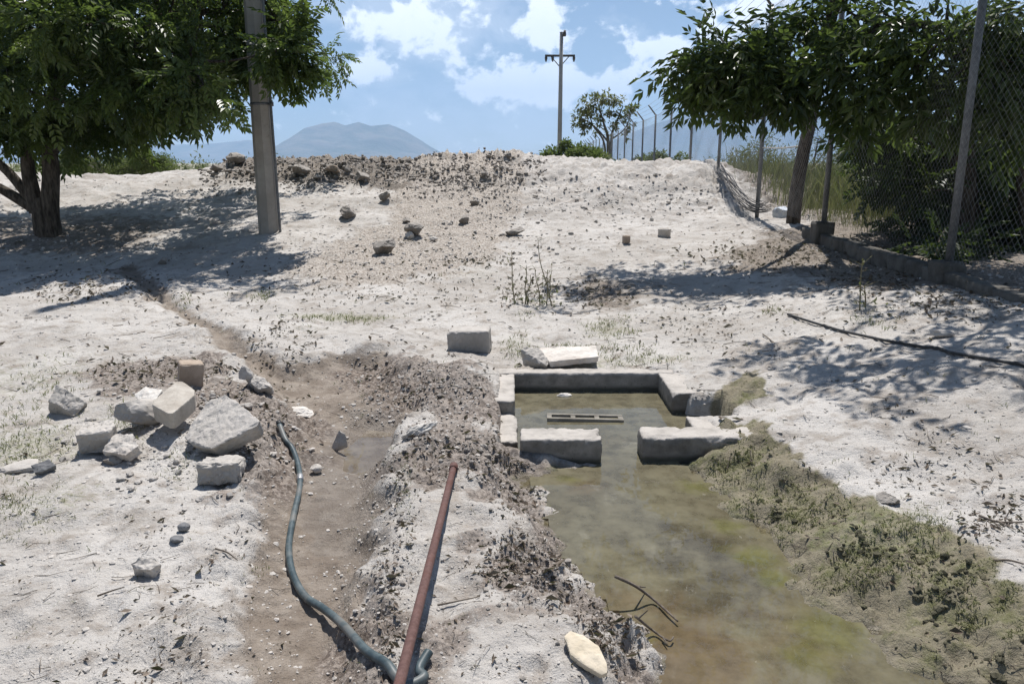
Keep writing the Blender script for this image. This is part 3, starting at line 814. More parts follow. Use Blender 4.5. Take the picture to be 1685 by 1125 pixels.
hull_stone('concrete_slab', [(884,572,.09),(980,568,.11),(986,586,.08),(948,590,.07),(904,595,.06)], .05, M_PALE, 'pale flat concrete slab propped on the back rim of the basin', 'concrete slab', None, 63, .006, .9, .97)
hull_stone('stone_wedge', [(857,574,.14),(866,570,.15),(886,573,.13),(905,597,.04),(900,602,.03),(862,592,.06)], .07, M_CONC, 'dark grey broken wedge of concrete under the left end of the pale slab', 'concrete chunk', None, 65, .012, .30)
place('plaster_scrap', 'rock', 492, 684, 64, 17, M_WHITE, 'crumpled white plaster scrap lying on the mud above the hose end', 'plaster scrap', None, -14, (0, R(8)), .5, .1, 67, .6, cuts=7, rough=.14, fr=4)
place('plaster_scrap', 'rock', 688, 720, 62, 26, M_WHITE, 'curled whitish plaster scrap at the head of the earth ridge', 'plaster scrap', None, 32, (0, R(-14)), .4, .0, 69, .35, cuts=8, rough=.13, fr=4)
hull_stone('flagstone', [(929,1046,.06),(938,1037,.065),(958,1045,.06),(985,1064,.05),(999,1090,.04),(1000,1106,.03),(990,1110,.025),(962,1093,.035),(940,1076,.04)], .022, M_CREAM, 'flat cream stone flake lying on the near end of the earth ridge', 'stone', None, 71, .004, .62, .96)
place('wet_clod', 'rock', 557, 745, 26, 34, M_PALE, 'small muddy stone at the edge of the ditch puddle', 'stone', None, 0, (0, 0), .6, .1, 72, .3, cuts=8, rough=.08)
place('dark_clod', 'rock', 1466, 832, 32, 20, M_CLOD, 'dark earth clod alone on the bare ground above the mossy bank', 'clod', None, 0, (0, 0), .8, .1, 73, .3, cuts=8, rough=.08)
place('pale_stone', 'rock', 1557, 556, 30, 14, M_PALE, 'pale flat stone in the tree shade beyond the black pipe', 'stone', None, 0, (0, 0), .8, .1, 74, .6, cuts=6, rough=.05)
place('concrete_footing', 'block', 1031, 401, 11, 13, M_BROWN, 'small square brown stump sticking out of the slope beyond the basin', 'stump', None, 10, (0, 0), 1., .05, 75, .5, False, n=8, chip=.01, rough=.004)
p = G(1093, 389)
pr = Parts()
a_ = np.linspace(0, 2 * np.pi, 20, endpoint=False)
ring = lambda r, z: np.c_[p[0] + r * np.cos(a_), p[1] + r * np.sin(a_), np.full(20, p[2] + z)]
prof = [(.095, -.06), (.098, .09), (.105, .10), (.103, .115), (.078, .116), (.075, .02), (.001, .018)]
V = np.vstack([ring(*q) for q in prof])
i = np.arange(len(prof) - 1)[:, None] * 20; j = np.arange(20)[None]
pr.add(V, np.stack([i + j, i + (j + 1) % 20, i + 20 + (j + 1) % 20, i + 20 + j], -1).reshape(-1, 4))
tag(pr.build('pipe_stub', M_PALE, None, p), 'short round concrete pipe stub standing on the slope beside the tree shade', 'pipe stub')

# boulders and clods on the slope
SLOPE = 'boulders lying on the embankment slope'
for k, (px, py, w, h, lab, m) in enumerate([
    (633, 423, 38, 30, 'largest dark rounded boulder at the foot of the slope in the pale rubble', M_CLOD), (681, 392, 32, 21, 'dark flat boulder just above the largest one on the slope', M_CLOD),
    (570, 363, 31, 19, 'dark boulder on the smooth track right of the concrete pole', M_CLOD), (594, 304, 25, 17, 'dark boulder below the crest right of the concrete pole', M_CLOD),
    (632, 335, 18, 15, 'small dark boulder beside the dirt track halfway up the slope', M_CLOD), (848, 390, 28, 15, 'low grey boulder on the rubble slope above the dry weeds', M_CLOD),
    (763, 369, 18, 13, 'small round grey boulder among the rubble on the right of the track', M_CLOD), (668, 369, 17, 8, 'flat dark stone above the pair of large boulders', M_CLOD),
    (780, 342, 15, 11, 'small dark stone high in the rubble right of the track', M_CLOD), (548, 297, 24, 11, 'brownish flat boulder in the pale patch under the crest', M_BROWN),
    (382, 277, 30, 14, 'dark clod standing on the skyline left of the concrete pole', M_CLOD), (352, 289, 22, 9, 'low dark clod on the crest under the skyline clod', M_CLOD),
    (493, 295, 30, 16, 'dark jagged clod on the crest just right of the concrete pole', M_CLOD), (614, 263, 17, 10, 'square dark clod on the skyline in the middle of the crest', M_CLOD),
    (660, 266, 14, 6, 'low dark clod on the skyline right of the square one', M_CLOD), (672, 397, 16, 12, 'white stone tucked against the dark flat boulder', M_WHITE),
    (556, 258, 14, 6, 'white stone on the skyline among dark clods', M_WHITE), (265, 436, 14, 10, 'small dark stone in the tree shade at the head of the ditch', M_CLOD),
    (350, 372, 16, 12, 'pale stone in the tree shade left of the concrete pole', M_PALE), (712, 400, 16, 9, 'flat pale stone right of the largest boulder', M_PALE)]):
    place('boulder' if w > 20 else 'slope_stone', 'rock', px, py, w, h, m, lab, 'boulder' if w > 20 else 'stone', SLOPE, 37 * k, (0, 0), .85, .14, 200 + k, .42 + .1 * (k % 3) / 2, cuts=7, rough=.07)
# countable clods along the crest and on the rubble slope: copies of a few shapes
protos = {}
def clod_copy(kind, x, y, s, k, mat, label, group, name):
    key = (kind, k % 7)
    if key not in protos:
        V, F = rock_shape(300 + 17 * (k % 7) + (50 if kind == 'p' else 0), (1, .85, .7), cuts=8, sub=3, rough=.10 if kind == 'c' else .05)
        protos[key] = mesh_np(name, V, [F], False, {'tint': np.full(len(V), .35 + .08 * (k % 7))})
    o = link_obj(name, protos[key], mat)
    o.rotation_euler = (0, 0, (k * 2.399) % 6.283)
    o.scale = (s, s * random.uniform(.8, 1.2), s * random.uniform(.7, 1.05))
    o.location = (x, y, HZ(x, y) + .14 * s)
    return tag(o, label, 'clod' if kind == 'c' else 'stone', group)
rg = np.random.default_rng(5)
k = 0
while k < 120:
    px, py = rg.uniform(345, 880), rg.uniform(256, 322)
    crest = np.interp(px, [340, 420, 550, 700, 830, 880], [284, 275, 264, 265, 258, 262])
    if py < crest + 2 or py > crest + 58 - abs(px - 600) * .06 or rg.random() > 1.25 - (py - crest) / 48: continue
    q = G(px, py)
    if q[1] > 24: continue
    clod_copy('c', q[0], q[1], q[1] / FPX * rg.uniform(4, 11) * (1.3 if rg.random() < .15 else 1), k, M_CLOD, 'grey brown earth clod in the dark spoil along the embankment crest', 'clods along the crest', 'crest_clod'); k += 1
k = 0
while k < 110:
    px, py = rg.uniform(440, 1180), rg.uniform(282, 450)
    lo = np.interp(px, [440, 620, 700, 760, 900, 1180], [425, 385, 335, 300, 285, 290]); hi = np.interp(px, [440, 600, 850, 1180], [450, 450, 440, 345])
    if py < lo or py > hi: continue
    q = G(px, py)
    pale = rg.random() < .55
    clod_copy('p', q[0], q[1], q[1] / FPX * rg.uniform(4, 10), k, M_PALE if pale else M_GRAVEL, 'pale loose stone in the rubble on the sunlit embankment slope' if pale else 'grey loose stone in the rubble on the sunlit embankment slope', 'loose stones on the embankment slope', 'slope_pebble'); k += 1
k = 0
while k < 135:
    px, py = rg.uniform(90, 520), rg.uniform(610, 830)
    if abs((px - 300) / 220) ** 2 + abs((py - 720) / 105) ** 2 > 1: continue
    q = G(px, py)
    clod_copy('p', q[0], q[1], q[1] / FPX * (4 + 17 * rg.random() ** 2), k, (M_PALE, M_GRAVEL, M_CONC)[k % 3], ('pale stone chip scattered round the rubble pile', 'brownish stone chip scattered round the rubble pile', 'grey stone chip scattered round the rubble pile')[k % 3], 'stone chips round the rubble pile', 'stone_chip'); k += 1

# gravel nobody could count: one object per kind of ground
def scatter(name, pts, sizes, mat, sub=1, flat=.7, seed=1, kind='stuff'):
    rg = np.random.default_rng(seed)
    Vt, Ft = [], []
    var = [rock_shape(seed * 31 + v, (1, .85, flat), cuts=5, sub=sub, rough=.08) for v in range(8)]
    n = len(pts); o = 0
    V_, F_, T_ = [], [], []
    which = rg.integers(0, 8, n); ang = rg.uniform(0, 6.283, n); tint = rg.uniform(.1, .9, n)
    for v in range(8):
        idx = np.nonzero(which == v)[0]
        if not len(idx): continue
        B, F = var[v]
        c, s = np.cos(ang[idx]), np.sin(ang[idx])
        X = (B[None, :, 0] * c[:, None] - B[None, :, 1] * s[:, None]) * sizes[idx, None] + pts[idx, 0, None]
        Y = (B[None, :, 0] * s[:, None] + B[None, :, 1] * c[:, None]) * sizes[idx, None] + pts[idx, 1, None]
        Z = B[None, :, 2] * sizes[idx, None] + pts[idx, 2, None] + sizes[idx, None] * .02
        V_.append(np.stack([X, Y, Z], -1).reshape(-1, 3))
        F_.append((F[None] + (np.arange(len(idx)) * len(B))[:, None, None]).reshape(-1, 3) + o); o += len(idx) * len(B)
        T_.append(np.repeat(tint[idx], len(B)))
    me = mesh_np(name, np.concatenate(V_), [np.concatenate(F_)], False, {'tint': np.concatenate(T_)})
    return tag(link_obj(name, me, mat), kind=kind)
def sample(n, box, dens, seed, z=None):
    """random pixels weighted by dens(px, py), dropped onto the ground on a flat guess and then lifted to it"""
    rg = np.random.default_rng(seed); out = []
    while sum(map(len, out)) < n:
        px, py = rg.uniform(box[0], box[2], n * 2), rg.uniform(box[1], box[3], n * 2)
        k = rg.random(n * 2) < dens(px, py)
        out.append(np.c_[px, py][k])
        if len(out) > 60: break
    P = np.vstack(out)[:n]
    return P
def drop(P, zg=0.03):
    """pixel list -> ground points by a few fixed-point steps"""
    u, v = P[:, 0] - 842.5, 562.5 - P[:, 1]
    dy = FPX * CP + v * SP; dz = v * CP - FPX * SP
    z = np.full(len(P), zg); t = np.zeros(len(P))
    tt = np.exp(np.linspace(math.log(1.8), math.log(24), 110))
    X = u[:, None] / dy[:, None] * tt; Z = CAMZ + dz[:, None] / dy[:, None] * tt
    H = heights(X.ravel(), np.broadcast_to(tt, X.shape).ravel(), fine=False).reshape(X.shape)
    b = Z < H
    i = np.where(b.any(1), b.argmax(1), len(tt) - 1)
    j = np.maximum(i - 1, 0); a = np.arange(len(P))
    d0, d1 = (Z - H)[a, j], (Z - H)[a, i]
    f = np.clip(d0 / np.maximum(d0 - d1, 1e-9), 0, 1)
    Yf = tt[j] * (1 - f) + tt[i] * f
    Xf = u / dy * Yf
    return np.c_[Xf, Yf, heights(Xf, Yf)]
def dist3(Q): return np.linalg.norm(Q - np.array([0, 0, CAMZ]), axis=1)
def gauss_dens(blobs, base=0.0):
    def f(px, py):
        s = np.full(px.shape, base)
        for cx, cy_, rx, ry, w in blobs: s = np.maximum(s, w * np.exp(-((px - cx) / rx) ** 2 - ((py - cy_) / ry) ** 2))
        return s
    return f
# fine grit everywhere, thicker on the rubble and along the ditch edges
P = sample(21000, (0, 290, 1685, 1125), gauss_dens([(640, 410, 210, 35, 1), (800, 350, 110, 60, 1), (330, 710, 130, 75, 1.6), (700, 690, 130, 70, .8), (640, 900, 60, 200, .5), (420, 880, 60, 200, .4), (1000, 325, 170, 40, 1.3), (560, 800, 60, 90, .4)], .22), 71)
Q = drop(P)
keep = (Q[:, 2] > WATER_Z + .004) & (masks(Q[:, 0], Q[:, 1])['d_moss'] > .05); Q = Q[keep]
sz = dist3(Q) / FPX * np.random.default_rng(3).gamma(2.2, 1.15, len(Q)) * 1.25
scatter('gravel', Q, np.clip(sz, .004, .09), M_GRAVEL, 1, .5, 3)
P = sample(8500, (330, 255, 900, 330), gauss_dens([(600, 280, 240, 22, 1.0), (760, 300, 90, 22, .6), (420, 285, 70, 12, .8)]), 73)
Q = drop(P); Q = Q[Q[:, 1] < 23.5]
sz = dist3(Q) / FPX * np.random.default_rng(4).gamma(2.0, 1.5, len(Q)) * 1.1
scatter('spoil_rubble', Q, np.clip(sz, .02, .2), M_CLOD, 1, .75, 5)
P = sample(2600, (560, 580, 1010, 1125), gauss_dens([(690, 640, 100, 45, 1), (760, 740, 90, 40, 1), (880, 940, 70, 60, 1), (1000, 1030, 50, 60, .9), (650, 800, 22, 90, .9), (640, 1000, 22, 120, .9), (860, 790, 40, 60, .9)], .02), 75)
Q = drop(P); Q = Q[Q[:, 2] > WATER_Z]
sz = dist3(Q) / FPX * np.random.default_rng(6).gamma(2.2, 1.5, len(Q)) * 1.2
scatter('mud_crumbs', Q, np.clip(sz, .004, .05), M_CLOD, 1, .7, 7)

# ------------------------------------------------------------------ hose, iron pipe, irrigation line
def simple_mat(name, a, b, rough, scale=30., spec=.4, bump=.2, dist=.002, metallic=0., speck=None):
    m, g, out = new_mat(name)
    pos = g.n('ShaderNodeTexCoord').outputs['Object']
    n = g.noise(pos, scale, 6, .65); n2 = g.noise(pos, scale * .2, 4, .6)
    c = g.mix(g.ramp(g.math('ADD', g.math('MULTIPLY', n, .6), g.math('MULTIPLY', n2, .4)), .38, .62), a, b)
    if speck: c = g.mix(g.math('MULTIPLY', g.ramp(n2, .48, .66), .8), c, speck)
    principled(g, out, c, rough, g.bump(n, bump, dist), spec, metallic)
    return m
M_HOSE = simple_mat('faded_hose_rubber', (.030, .050, .058), (.085, .112, .118), .5, 22, .45, .15, .002, 0, (.17, .165, .15))
M_RUST = simple_mat('rusty_iron', (.095, .050, .043), (.15, .085, .074), .8, 60, .3, .5, .002, 0, (.10, .042, .032))
M_BLACK = simple_mat('black_polythene', (.020, .020, .021), (.05, .05, .05), .5, 30)
hp = [(461,712),(470,728),(481,745),(490,768),(494,792),(492,820),(485,850),(479,880),(476,910),(479,940),(489,968),(506,992),(533,1016),(566,1042),(602,1072),(636,1104),(652,1128),(672,1142)]
def hose():
    C = []
    for i, (a, b) in enumerate(hp):
        q = G(a, b); C.append(q + np.array([0, 0, .024 + (.02 if i == 0 else 0)]))
    q = C[-1]; C.append(q + np.array([.045, .03, .004])); 
    e = G(690, 1112); C.append(e + np.array([0, 0, .026])); e = G(706, 1088); C.append(e + np.array([0, 0, .026]))
    C = np.array(C)
    C[1:-3, 2] = np.convolve(np.r_[C[1, 2], C[1:-3, 2], C[-4, 2]], [.25, .5, .25], 'valid')
    S = spline(C, 240)
    t = thing('hose', C[0], 'thick faded blue grey rubber hose snaking down the muddy ditch', 'hose')
    Parts().tube(S, .0155, 14).build('hose_tube', M_HOSE, t)
    L = np.r_[0, np.cumsum(np.linalg.norm(np.diff(S, axis=0), axis=1))]
    for f in (.205,):
        i = int(np.searchsorted(L, L[-1] * f))
        Parts().tube(S[i - 2:i + 3], .019, 14).build('clamp', simple_mat('galvanised_clamp', (.32, .32, .32), (.5, .5, .5), .45, 40, .5, .1, .001, .8), t)
    # hollow mouth
    d = S[0] - S[1]; d /= np.linalg.norm(d)
    Parts().tube([S[0] + d * .002, S[0] + d * .03], [.0172, .0172], 14).build('hose_cuff', M_BLACK, t)
hose()
def iron_pipe():
    a = G(747, 772) + np.array([0, 0, .022]); b = PZ(656, 1128, .20)
    S = np.array([a + (b - a) * s for s in np.linspace(0, 1.16, 40)])
    t = thing('iron_pipe', a, 'long rusty iron pipe slanting up from the earth ridge over the hose', 'pipe')
    sag = np.sin(np.linspace(0, np.pi, 40)) * -.004; S[:, 2] += sag
    Parts().tube(S, .0165, 16).build('pipe_tube', M_RUST, t)
    d = (S[1] - S[0]); d /= np.linalg.norm(d)
    Parts().tube([S[0] - d * .004, S[0] + d * .055], [.0215, .0215], 16).build('pipe_collar', M_RUST, t)
iron_pipe()
S = spline([G(a, b) + np.array([0, 0, .016]) for a, b in ((1296,520),(1330,531),(1380,546),(1450,562),(1510,573),(1580,587),(1640,597),(1700,609),(1760,622))], 160)
S[:, 2] = np.maximum(S[:, 2], HZa(S[:, 0], S[:, 1]) + .010)
tag(Parts().tube(S, .011, 8).build('irrigation_pipe', M_BLACK, None, S[0]), 'thin black plastic irrigation pipe lying across the shaded dirt', 'pipe')
# hollow block lying in the basin water
def hollow_block():
    c = np.array([.50, 5.02, WATER_Z - .026]); w, d, h = .52, .13, .085
    t = Parts(); ys = (c[1] - d / 2, c[1] + d / 2)
    t.box((c[0], ys[0] + .015, c[2]), (w, .03, h)); t.box((c[0], ys[1] - .015, c[2]), (w, .03, h))
    for k in range(4):
        t.box((c[0] - w / 2 + .016 + k * (w - .032) / 3, c[1], c[2] - .001), (.032, d - .061, h - .004))
    t.box((c[0], c[1], c[2] - h / 2 + .012), (w - .065, d - .062, .016))
    o = t.build('hollow_block', M_DULL, None, c, False)
    o.rotation_euler = (R(-3), R(.8), R(-2)); tag(o, 'hollow concrete block lying half sunk in the basin water', 'concrete block')
hollow_block()
V, F = rock_shape(811, (.115, .05, .035), cuts=5, sub=3, rough=.16, fr=3)
o = link_obj('foam_scrap', mesh_np('foam_scrap', V, [F], False, {'tint': np.full(len(V), .8)}), M_WHITE); o.location = (.395, 5.55, WATER_Z + .006)
tag(o, 'white foam scrap floating against the back wall of the basin', 'scrap')

# ------------------------------------------------------------------ leaves, twigs, grass on the ground
def leaf_mat(name, a, b, trans=.35, rough=.5, spec=.35, dead=None):
    m, g, out = new_mat(name)
    t = g.attr('tint')
    c = g.mix(t, a, b)
    if dead: c = g.mix(g.ramp(t, .93, .97), c, dead)
    p = g.n('ShaderNodeBsdfPrincipled', {'Base Color': c, 'Roughness': rough, 'Specular IOR Level': spec})
    tr = g.n('ShaderNodeBsdfTranslucent', {'Color': g.mix(.5, c, (.16, .24, .04)) if not dead or dead[0] < .3 else c})
    mx = g.n('ShaderNodeMixShader', {0: trans, 1: p.outputs[0], 2: tr.outputs[0]})
    g.link(mx.outputs[0], out.inputs['Surface'])
    return m
M_LITTER = leaf_mat('dead_leaf', (.085, .060, .047), (.30, .245, .20), .12, .7, .2)
M_TWIG = simple_mat('dry_twig', (.09, .072, .058), (.20, .17, .14), .9, 60, .15)
M_GRASS = leaf_mat('short_grass', (.11, .13, .05), (.29, .27, .15), .3, .6, .2)
M_MOSS = leaf_mat('wet_moss', (.13, .135, .05), (.33, .31, .19), .25, .7, .2)
def rand_rot(rg, n, up=.5):
    """random frames whose normals lean upward by `up`"""
    nz = rg.normal(size=(n, 3)); nz[:, 2] = np.abs(nz[:, 2]) + up * 3; nz /= np.linalg.norm(nz, axis=1, keepdims=True)
    t = rg.normal(size=(n, 3)); t -= nz * (t * nz).sum(1, keepdims=True); t /= np.linalg.norm(t, axis=1, keepdims=True)
    return t, np.cross(nz, t), nz
def leaf_scatter(name, Q, size, mat, seed, up=.4, aspect=.4, lift=.3):
    rg = np.random.default_rng(seed); n = len(Q)
    t, s, nz = rand_rot(rg, n, up)
    L = (size * rg.uniform(.6, 1.4, n))[:, None]; Wd = L * aspect * rg.uniform(.6, 1.3, (n, 1))
    curl = rg.uniform(.1, .5, (n, 1)) * L
    c = Q + np.array([0, 0, 1.0]) * L * lift
    V = np.stack([c - t * L * .5, c - s * Wd * .5 + nz * curl * .5, c + s * Wd * .5 + nz * curl * .5, c + t * L * .5 + nz * curl * .4, c - nz * curl * .1], 1).reshape(-1, 3)
    o = np.arange(n)[:, None] * 5
    F = np.concatenate([o + np.array(f) for f in ((0, 4, 1), (0, 2, 4), (4, 3, 1), (4, 2, 3))])
    tint = np.repeat(rg.beta(1.3, 2.2, n), 5)
    return tag(link_obj(name, mesh_np(name, V, [F], False, {'tint': tint}), mat), kind='stuff')
def clustered(blobs, base):
    f0 = gauss_dens(blobs, 0.0)
    def f(px, py):
        u, v = (px - 842) / np.maximum(py - 230, 20) * 3, 400 / np.maximum(py - 230, 20) * 3
        return np.maximum(f0(px, py) * (.4 + 1.6 * np.clip(fbm2(u, v, 3.0, 3, .6, 7) + .5, 0, 1)), base * np.clip(fbm2(u, v, 1.4, 4, .65, 19) * 4 + .25, .03, 3))
    return f
P = sample(17000, (0, 380, 1685, 1125), clustered([(850, 930, 60, 35, 1), (930, 950, 60, 45, 1), (1010, 1030, 45, 55, 1), (780, 740, 85, 40, .75), (860, 790, 40, 60, .6), (700, 640, 80, 40, .35), (240, 615, 70, 16, 1.2), (320, 605, 50, 12, 1.2), (400, 690, 70, 50, .5),
    (640, 1010, 16, 90, .9), (665, 820, 20, 80, .5), (980, 485, 50, 18, 1), (1300, 420, 120, 22, .9), (1450, 460, 90, 18, .9), (1560, 500, 120, 22, .5), (1640, 860, 50, 30, .5), (1490, 780, 60, 30, .2), (870, 480, 50, 20, .8), (150, 470, 90, 20, .7), (780, 432, 60, 8, .8), (600, 470, 200, 40, .22), (1150, 540, 150, 40, .12), (470, 560, 60, 40, .3)], .045), 91)
Q = drop(P); Q = Q[(Q[:, 2] > WATER_Z + .004)]
leaf_scatter('leaf_litter', Q, np.clip(dist3(Q) / FPX * np.random.default_rng(12).gamma(1.6, 2.7, len(Q)), .006, .042 + .0022 * Q[:, 1]), M_LITTER, 93, .45, .42, .15)
def stick_scatter(name, Q, size, mat, seed):
    rg = np.random.default_rng(seed); pr = Parts()
    for q, s in zip(Q, size):
        a = rg.uniform(0, 6.283); L = s * rg.uniform(.5, 1.6); d = np.array([math.cos(a), math.sin(a), rg.uniform(-.05, .12)])
        b = q + d * L * .5 + rg.normal(size=3) * L * .08
        pts = np.array([q - d * L * .0 + [0, 0, .006], b + [0, 0, .008], q + d * L + rg.normal(size=3) * L * .05 + [0, 0, .006]])
        pts[:, 2] = np.maximum(pts[:, 2], HZa(pts[:, 0], pts[:, 1]) + .004)
        pr.tube(pts, np.array([1, .8, .35]) * s * .022, 4, False, rg.random())
    return tag(pr.build(name, mat, None, None, False), kind='stuff')
P = sample(300, (0, 430, 1685, 1125), gauss_dens([(1640, 850, 70, 50, 1), (880, 950, 120, 60, .8), (750, 740, 90, 50, .8), (1000, 480, 60, 20, .8)], .3), 95)
Q = drop(P); Q = Q[Q[:, 2] > WATER_Z + .01]
stick_scatter('twig_litter', Q, np.clip(dist3(Q) / FPX * 26, .03, .3), M_TWIG, 97)
def blade_scatter(name, Q, h, mat, seed, spread=.35, width=.10, blades=5):
    rg = np.random.default_rng(seed); n = len(Q) * blades
    B = np.repeat(Q, blades, 0) + rg.normal(size=(n, 3)) * np.array([1, 1, 0]) * np.repeat(h, blades)[:, None] * .6
    B[:, 2] = HZa(B[:, 0], B[:, 1]) - .002
    H = np.repeat(h, blades) * rg.uniform(.5, 1.3, n)
    a = rg.uniform(0, 6.283, n); lean = rg.normal(size=(n, 2)) * spread
    w = (H * width)[:, None]; sd = np.c_[np.cos(a), np.sin(a), np.zeros(n)]
    mid = B + np.c_[lean * H[:, None] * .35, H * .6]; tip = B + np.c_[lean * H[:, None], H]
    V = np.stack([B - sd * w * .5, B + sd * w * .5, mid + sd * w * .4, mid - sd * w * .4, tip], 1).reshape(-1, 3)
    o = np.arange(n)[:, None] * 5
    return tag(link_obj(name, mesh_np(name, V, [o + np.array((0, 1, 2, 3)), o + np.array((3, 2, 4))], False, {'tint': np.repeat(rg.random(n), 5)}), mat), kind='stuff')
P = sample(1700, (0, 430, 1685, 1125), gauss_dens([(40, 730, 60, 50, .5), (90, 640, 60, 40, .25), (20, 830, 60, 40, .4), (560, 525, 55, 5, 2.0), (430, 487, 18, 8, 1), (1005, 540, 30, 16, 1), (960, 575, 90, 8, 1), (1050, 590, 60, 12, .8), (850, 575, 20, 22, .8), (305, 495, 12, 10, .8), (210, 690, 40, 30, .4), (330, 770, 60, 20, .3), (430, 940, 8, 8, .8),
   (1275, 512, 14, 5, 1.2), (1440, 530, 30, 10, .8), (1520, 865, 40, 25, .6), (1380, 760, 10, 6, .8), (665, 800, 14, 60, .35), (910, 830, 14, 30, .5), (985, 930, 12, 20, .5), (870, 515, 20, 8, .8)], .004), 99)
Q = drop(P); Q = Q[Q[:, 2] > WATER_Z + .004]
blade_scatter('grass', Q, np.clip(dist3(Q) / FPX * 5.5, .008, .045), M_GRASS, 101, .8, .16, 4)
P = sample(7000, (1080, 690, 1685, 1125), gauss_dens([(1190, 760, 60, 40, 1), (1290, 850, 90, 45, 1), (1440, 930, 100, 60, 1), (1580, 1010, 100, 70, 1), (1660, 1090, 60, 50, 1)], 0), 103)
Q = drop(P)
Mq = masks(Q[:, 0], Q[:, 1]); Q = Q[(Mq['d_moss'] < .02) & (Q[:, 2] > WATER_Z)]
Q = Q[fbm2(Q[:, 0], Q[:, 1], 3.5, 3, .6, 5) > -.12]
blade_scatter('moss', Q, np.clip(dist3(Q) / FPX * 3.2, .004, .016), M_MOSS, 105, 1.1, .45, 3)

P = sample(700, (1080, 690, 1685, 1125), gauss_dens([(1290, 850, 40, 20, .5), (1450, 915, 70, 30, 1), (1545, 975, 70, 45, 1), (1650, 1060, 40, 50, .8)], 0), 107)
Q = drop(P); Mq = masks(Q[:, 0], Q[:, 1]); Q = Q[(Mq['d_moss'] < .02) & (Q[:, 2] > WATER_Z)]
Q = Q[fbm2(Q[:, 0], Q[:, 1], 4.0, 3, .6, 15) > .02]
scatter('bank_clods', Q, np.clip(dist3(Q) / FPX * np.random.default_rng(8).gamma(2.0, 3.0, len(Q)), .006, .045), stone_mat('mossy_clod', (.06, .058, .035), (.17, .155, .10), (.04, .035, .026), 20, .9), 1, .7, 9)

# single twigs
def twig(label, pts, r, forks=(), mat=M_TWIG, name='twig', lift=.012):
    A = np.array([G(*p) if len(p) == 2 else PZ(*p) for p in pts]); A[:, 2] += lift
    pr = Parts().tube(spline(A, 24), np.linspace(r, r * .5, len(spline(A, 24))), 6)
    for f in forks:
        B = np.array([G(*p) if len(p) == 2 else PZ(*p) for p in f]); B[:, 2] += lift
        S = spline(B, 12); pr.tube(S, np.linspace(r * .7, r * .3, len(S)), 5)
    tag(pr.build(name, mat, None, A[0]), label, 'twig')
wz = WATER_Z + .006
twig('long forked dead branch reaching from the leaf litter into the channel water', [(1012, 952, .0), (1045, 968, -.04), (1075, 990, wz), (1100, 1012, wz), (1115, 1026, wz)], .007, [[(1045, 968, -.04), (1062, 970, wz)]])
twig('bare dead branch lying along the water edge beside the cream stone flake', [(1045, 1018, -.02), (1075, 1042, wz), (1100, 1058, wz), (1108, 1052, wz)], .006, [[(1090, 1052, wz), (1098, 1064, wz)], [(1050, 1022, .0), (1066, 1008, .04)]])
twig('thin dry twig lying across the earth ridge beside the iron pipe', [(720, 1000), (750, 994), (790, 985)], .004)
twig('dry stick on the pale ground at the edge of the view above the mossy bank', [(1610, 852), (1645, 858), (1700, 862)], .006, [[(1640, 857), (1670, 875)]])
twig('short dark stick lying below the dry stick pair near the mossy bank', [(1635, 922), (1660, 926), (1684, 932)], .006)
twig('bent dry stick lying on the bare ground left of the ditch', [(355, 915), (375, 920), (392, 932)], .004)
twig('long thin dry stick on the bare ground below the pale pinkish stone', [(160, 980), (185, 974), (205, 970)], .004)
twig('curved dead twig casting a thin shadow beyond the black pipe', [(1255, 552), (1268, 562), (1274, 572)], .006, [[(1268, 562), (1280, 570)]])

# dry weeds beyond the basin
M_WEED = simple_mat('dry_weed_stem', (.16, .14, .085), (.27, .24, .15), .85, 50, .2)
M_WLEAF = leaf_mat('weed_leaf', (.10, .12, .045), (.22, .20, .10), .3, .6, .2)
def weed(px, py, tops, label, seed):
    rg = np.random.default_rng(seed)
    p = G(px, py); t = thing('dry_weed', p, label, 'weed', 'dry weeds beyond the basin')
    st, lv = Parts(), Parts()
    for (tx, ty) in tops:
        b = p + np.array([rg.normal() * .05, rg.normal() * .05, -.02]); e = PY(tx, ty, p[1] + rg.uniform(-.1, .1))
        m1, m2 = b * .65 + e * .35 + rg.normal(size=3) * .012, b * .3 + e * .7 + rg.normal(size=3) * .012
        S = spline([b, m1, m2, e], 24); st.tube(S, np.linspace(.008, .003, len(S)), 5)
        for k in range(10):
            q = S[rg.integers(4, len(S))]; d = rg.normal(size=3); d[2] = abs(d[2]) * .5 + .3; d /= np.linalg.norm(d)
            L = rg.uniform(.03, .10); st.tube([q, q + d * L], [.003, .0015], 4, False)
            w = np.cross(d, [0, 0, 1.]); w /= max(np.linalg.norm(w), .1); c = q + d * L
            lv.add(np.array([c, c + d * .02 + w * .008, c + d * .045, c + d * .02 - w * .008]), [(0, 1, 2, 3)], None, rg.random())
        for k in range(9):
            c = b + np.array([rg.normal() * .09, rg.normal() * .09, .03 + rg.random() * .05]); d = rg.normal(size=3); d[2] = abs(d[2]) * .6; d /= np.linalg.norm(d)
            w = np.cross(d, [0, 0, 1.]); w /= max(np.linalg.norm(w), .1)
            lv.add(np.array([c, c + d * .03 + w * .012, c + d * .06, c + d * .03 - w * .012]), [(0, 1, 2, 3)], None, rg.random())
    st.build('stem', M_WEED, t); lv.build('leaves', M_WLEAF, t, None, False)
weed(845, 500, [(842, 412)], 'single tall dry weed stalk nearest to the concrete block', 1)
weed(868, 500, [(866, 436), (873, 452)], 'short dry weed between the two tall stalks', 2)
weed(893, 503, [(885, 392), (901, 446), (880, 440)], 'tallest branching dry weed behind the pale slab', 3)
weed(907, 490, [(908, 445)], 'low dry weed at the edge of the tree shade', 4)
weed(1417, 505, [(1418, 436), (1422, 470)], 'thin green weed alone in the tree shade beside the low wall', 5)

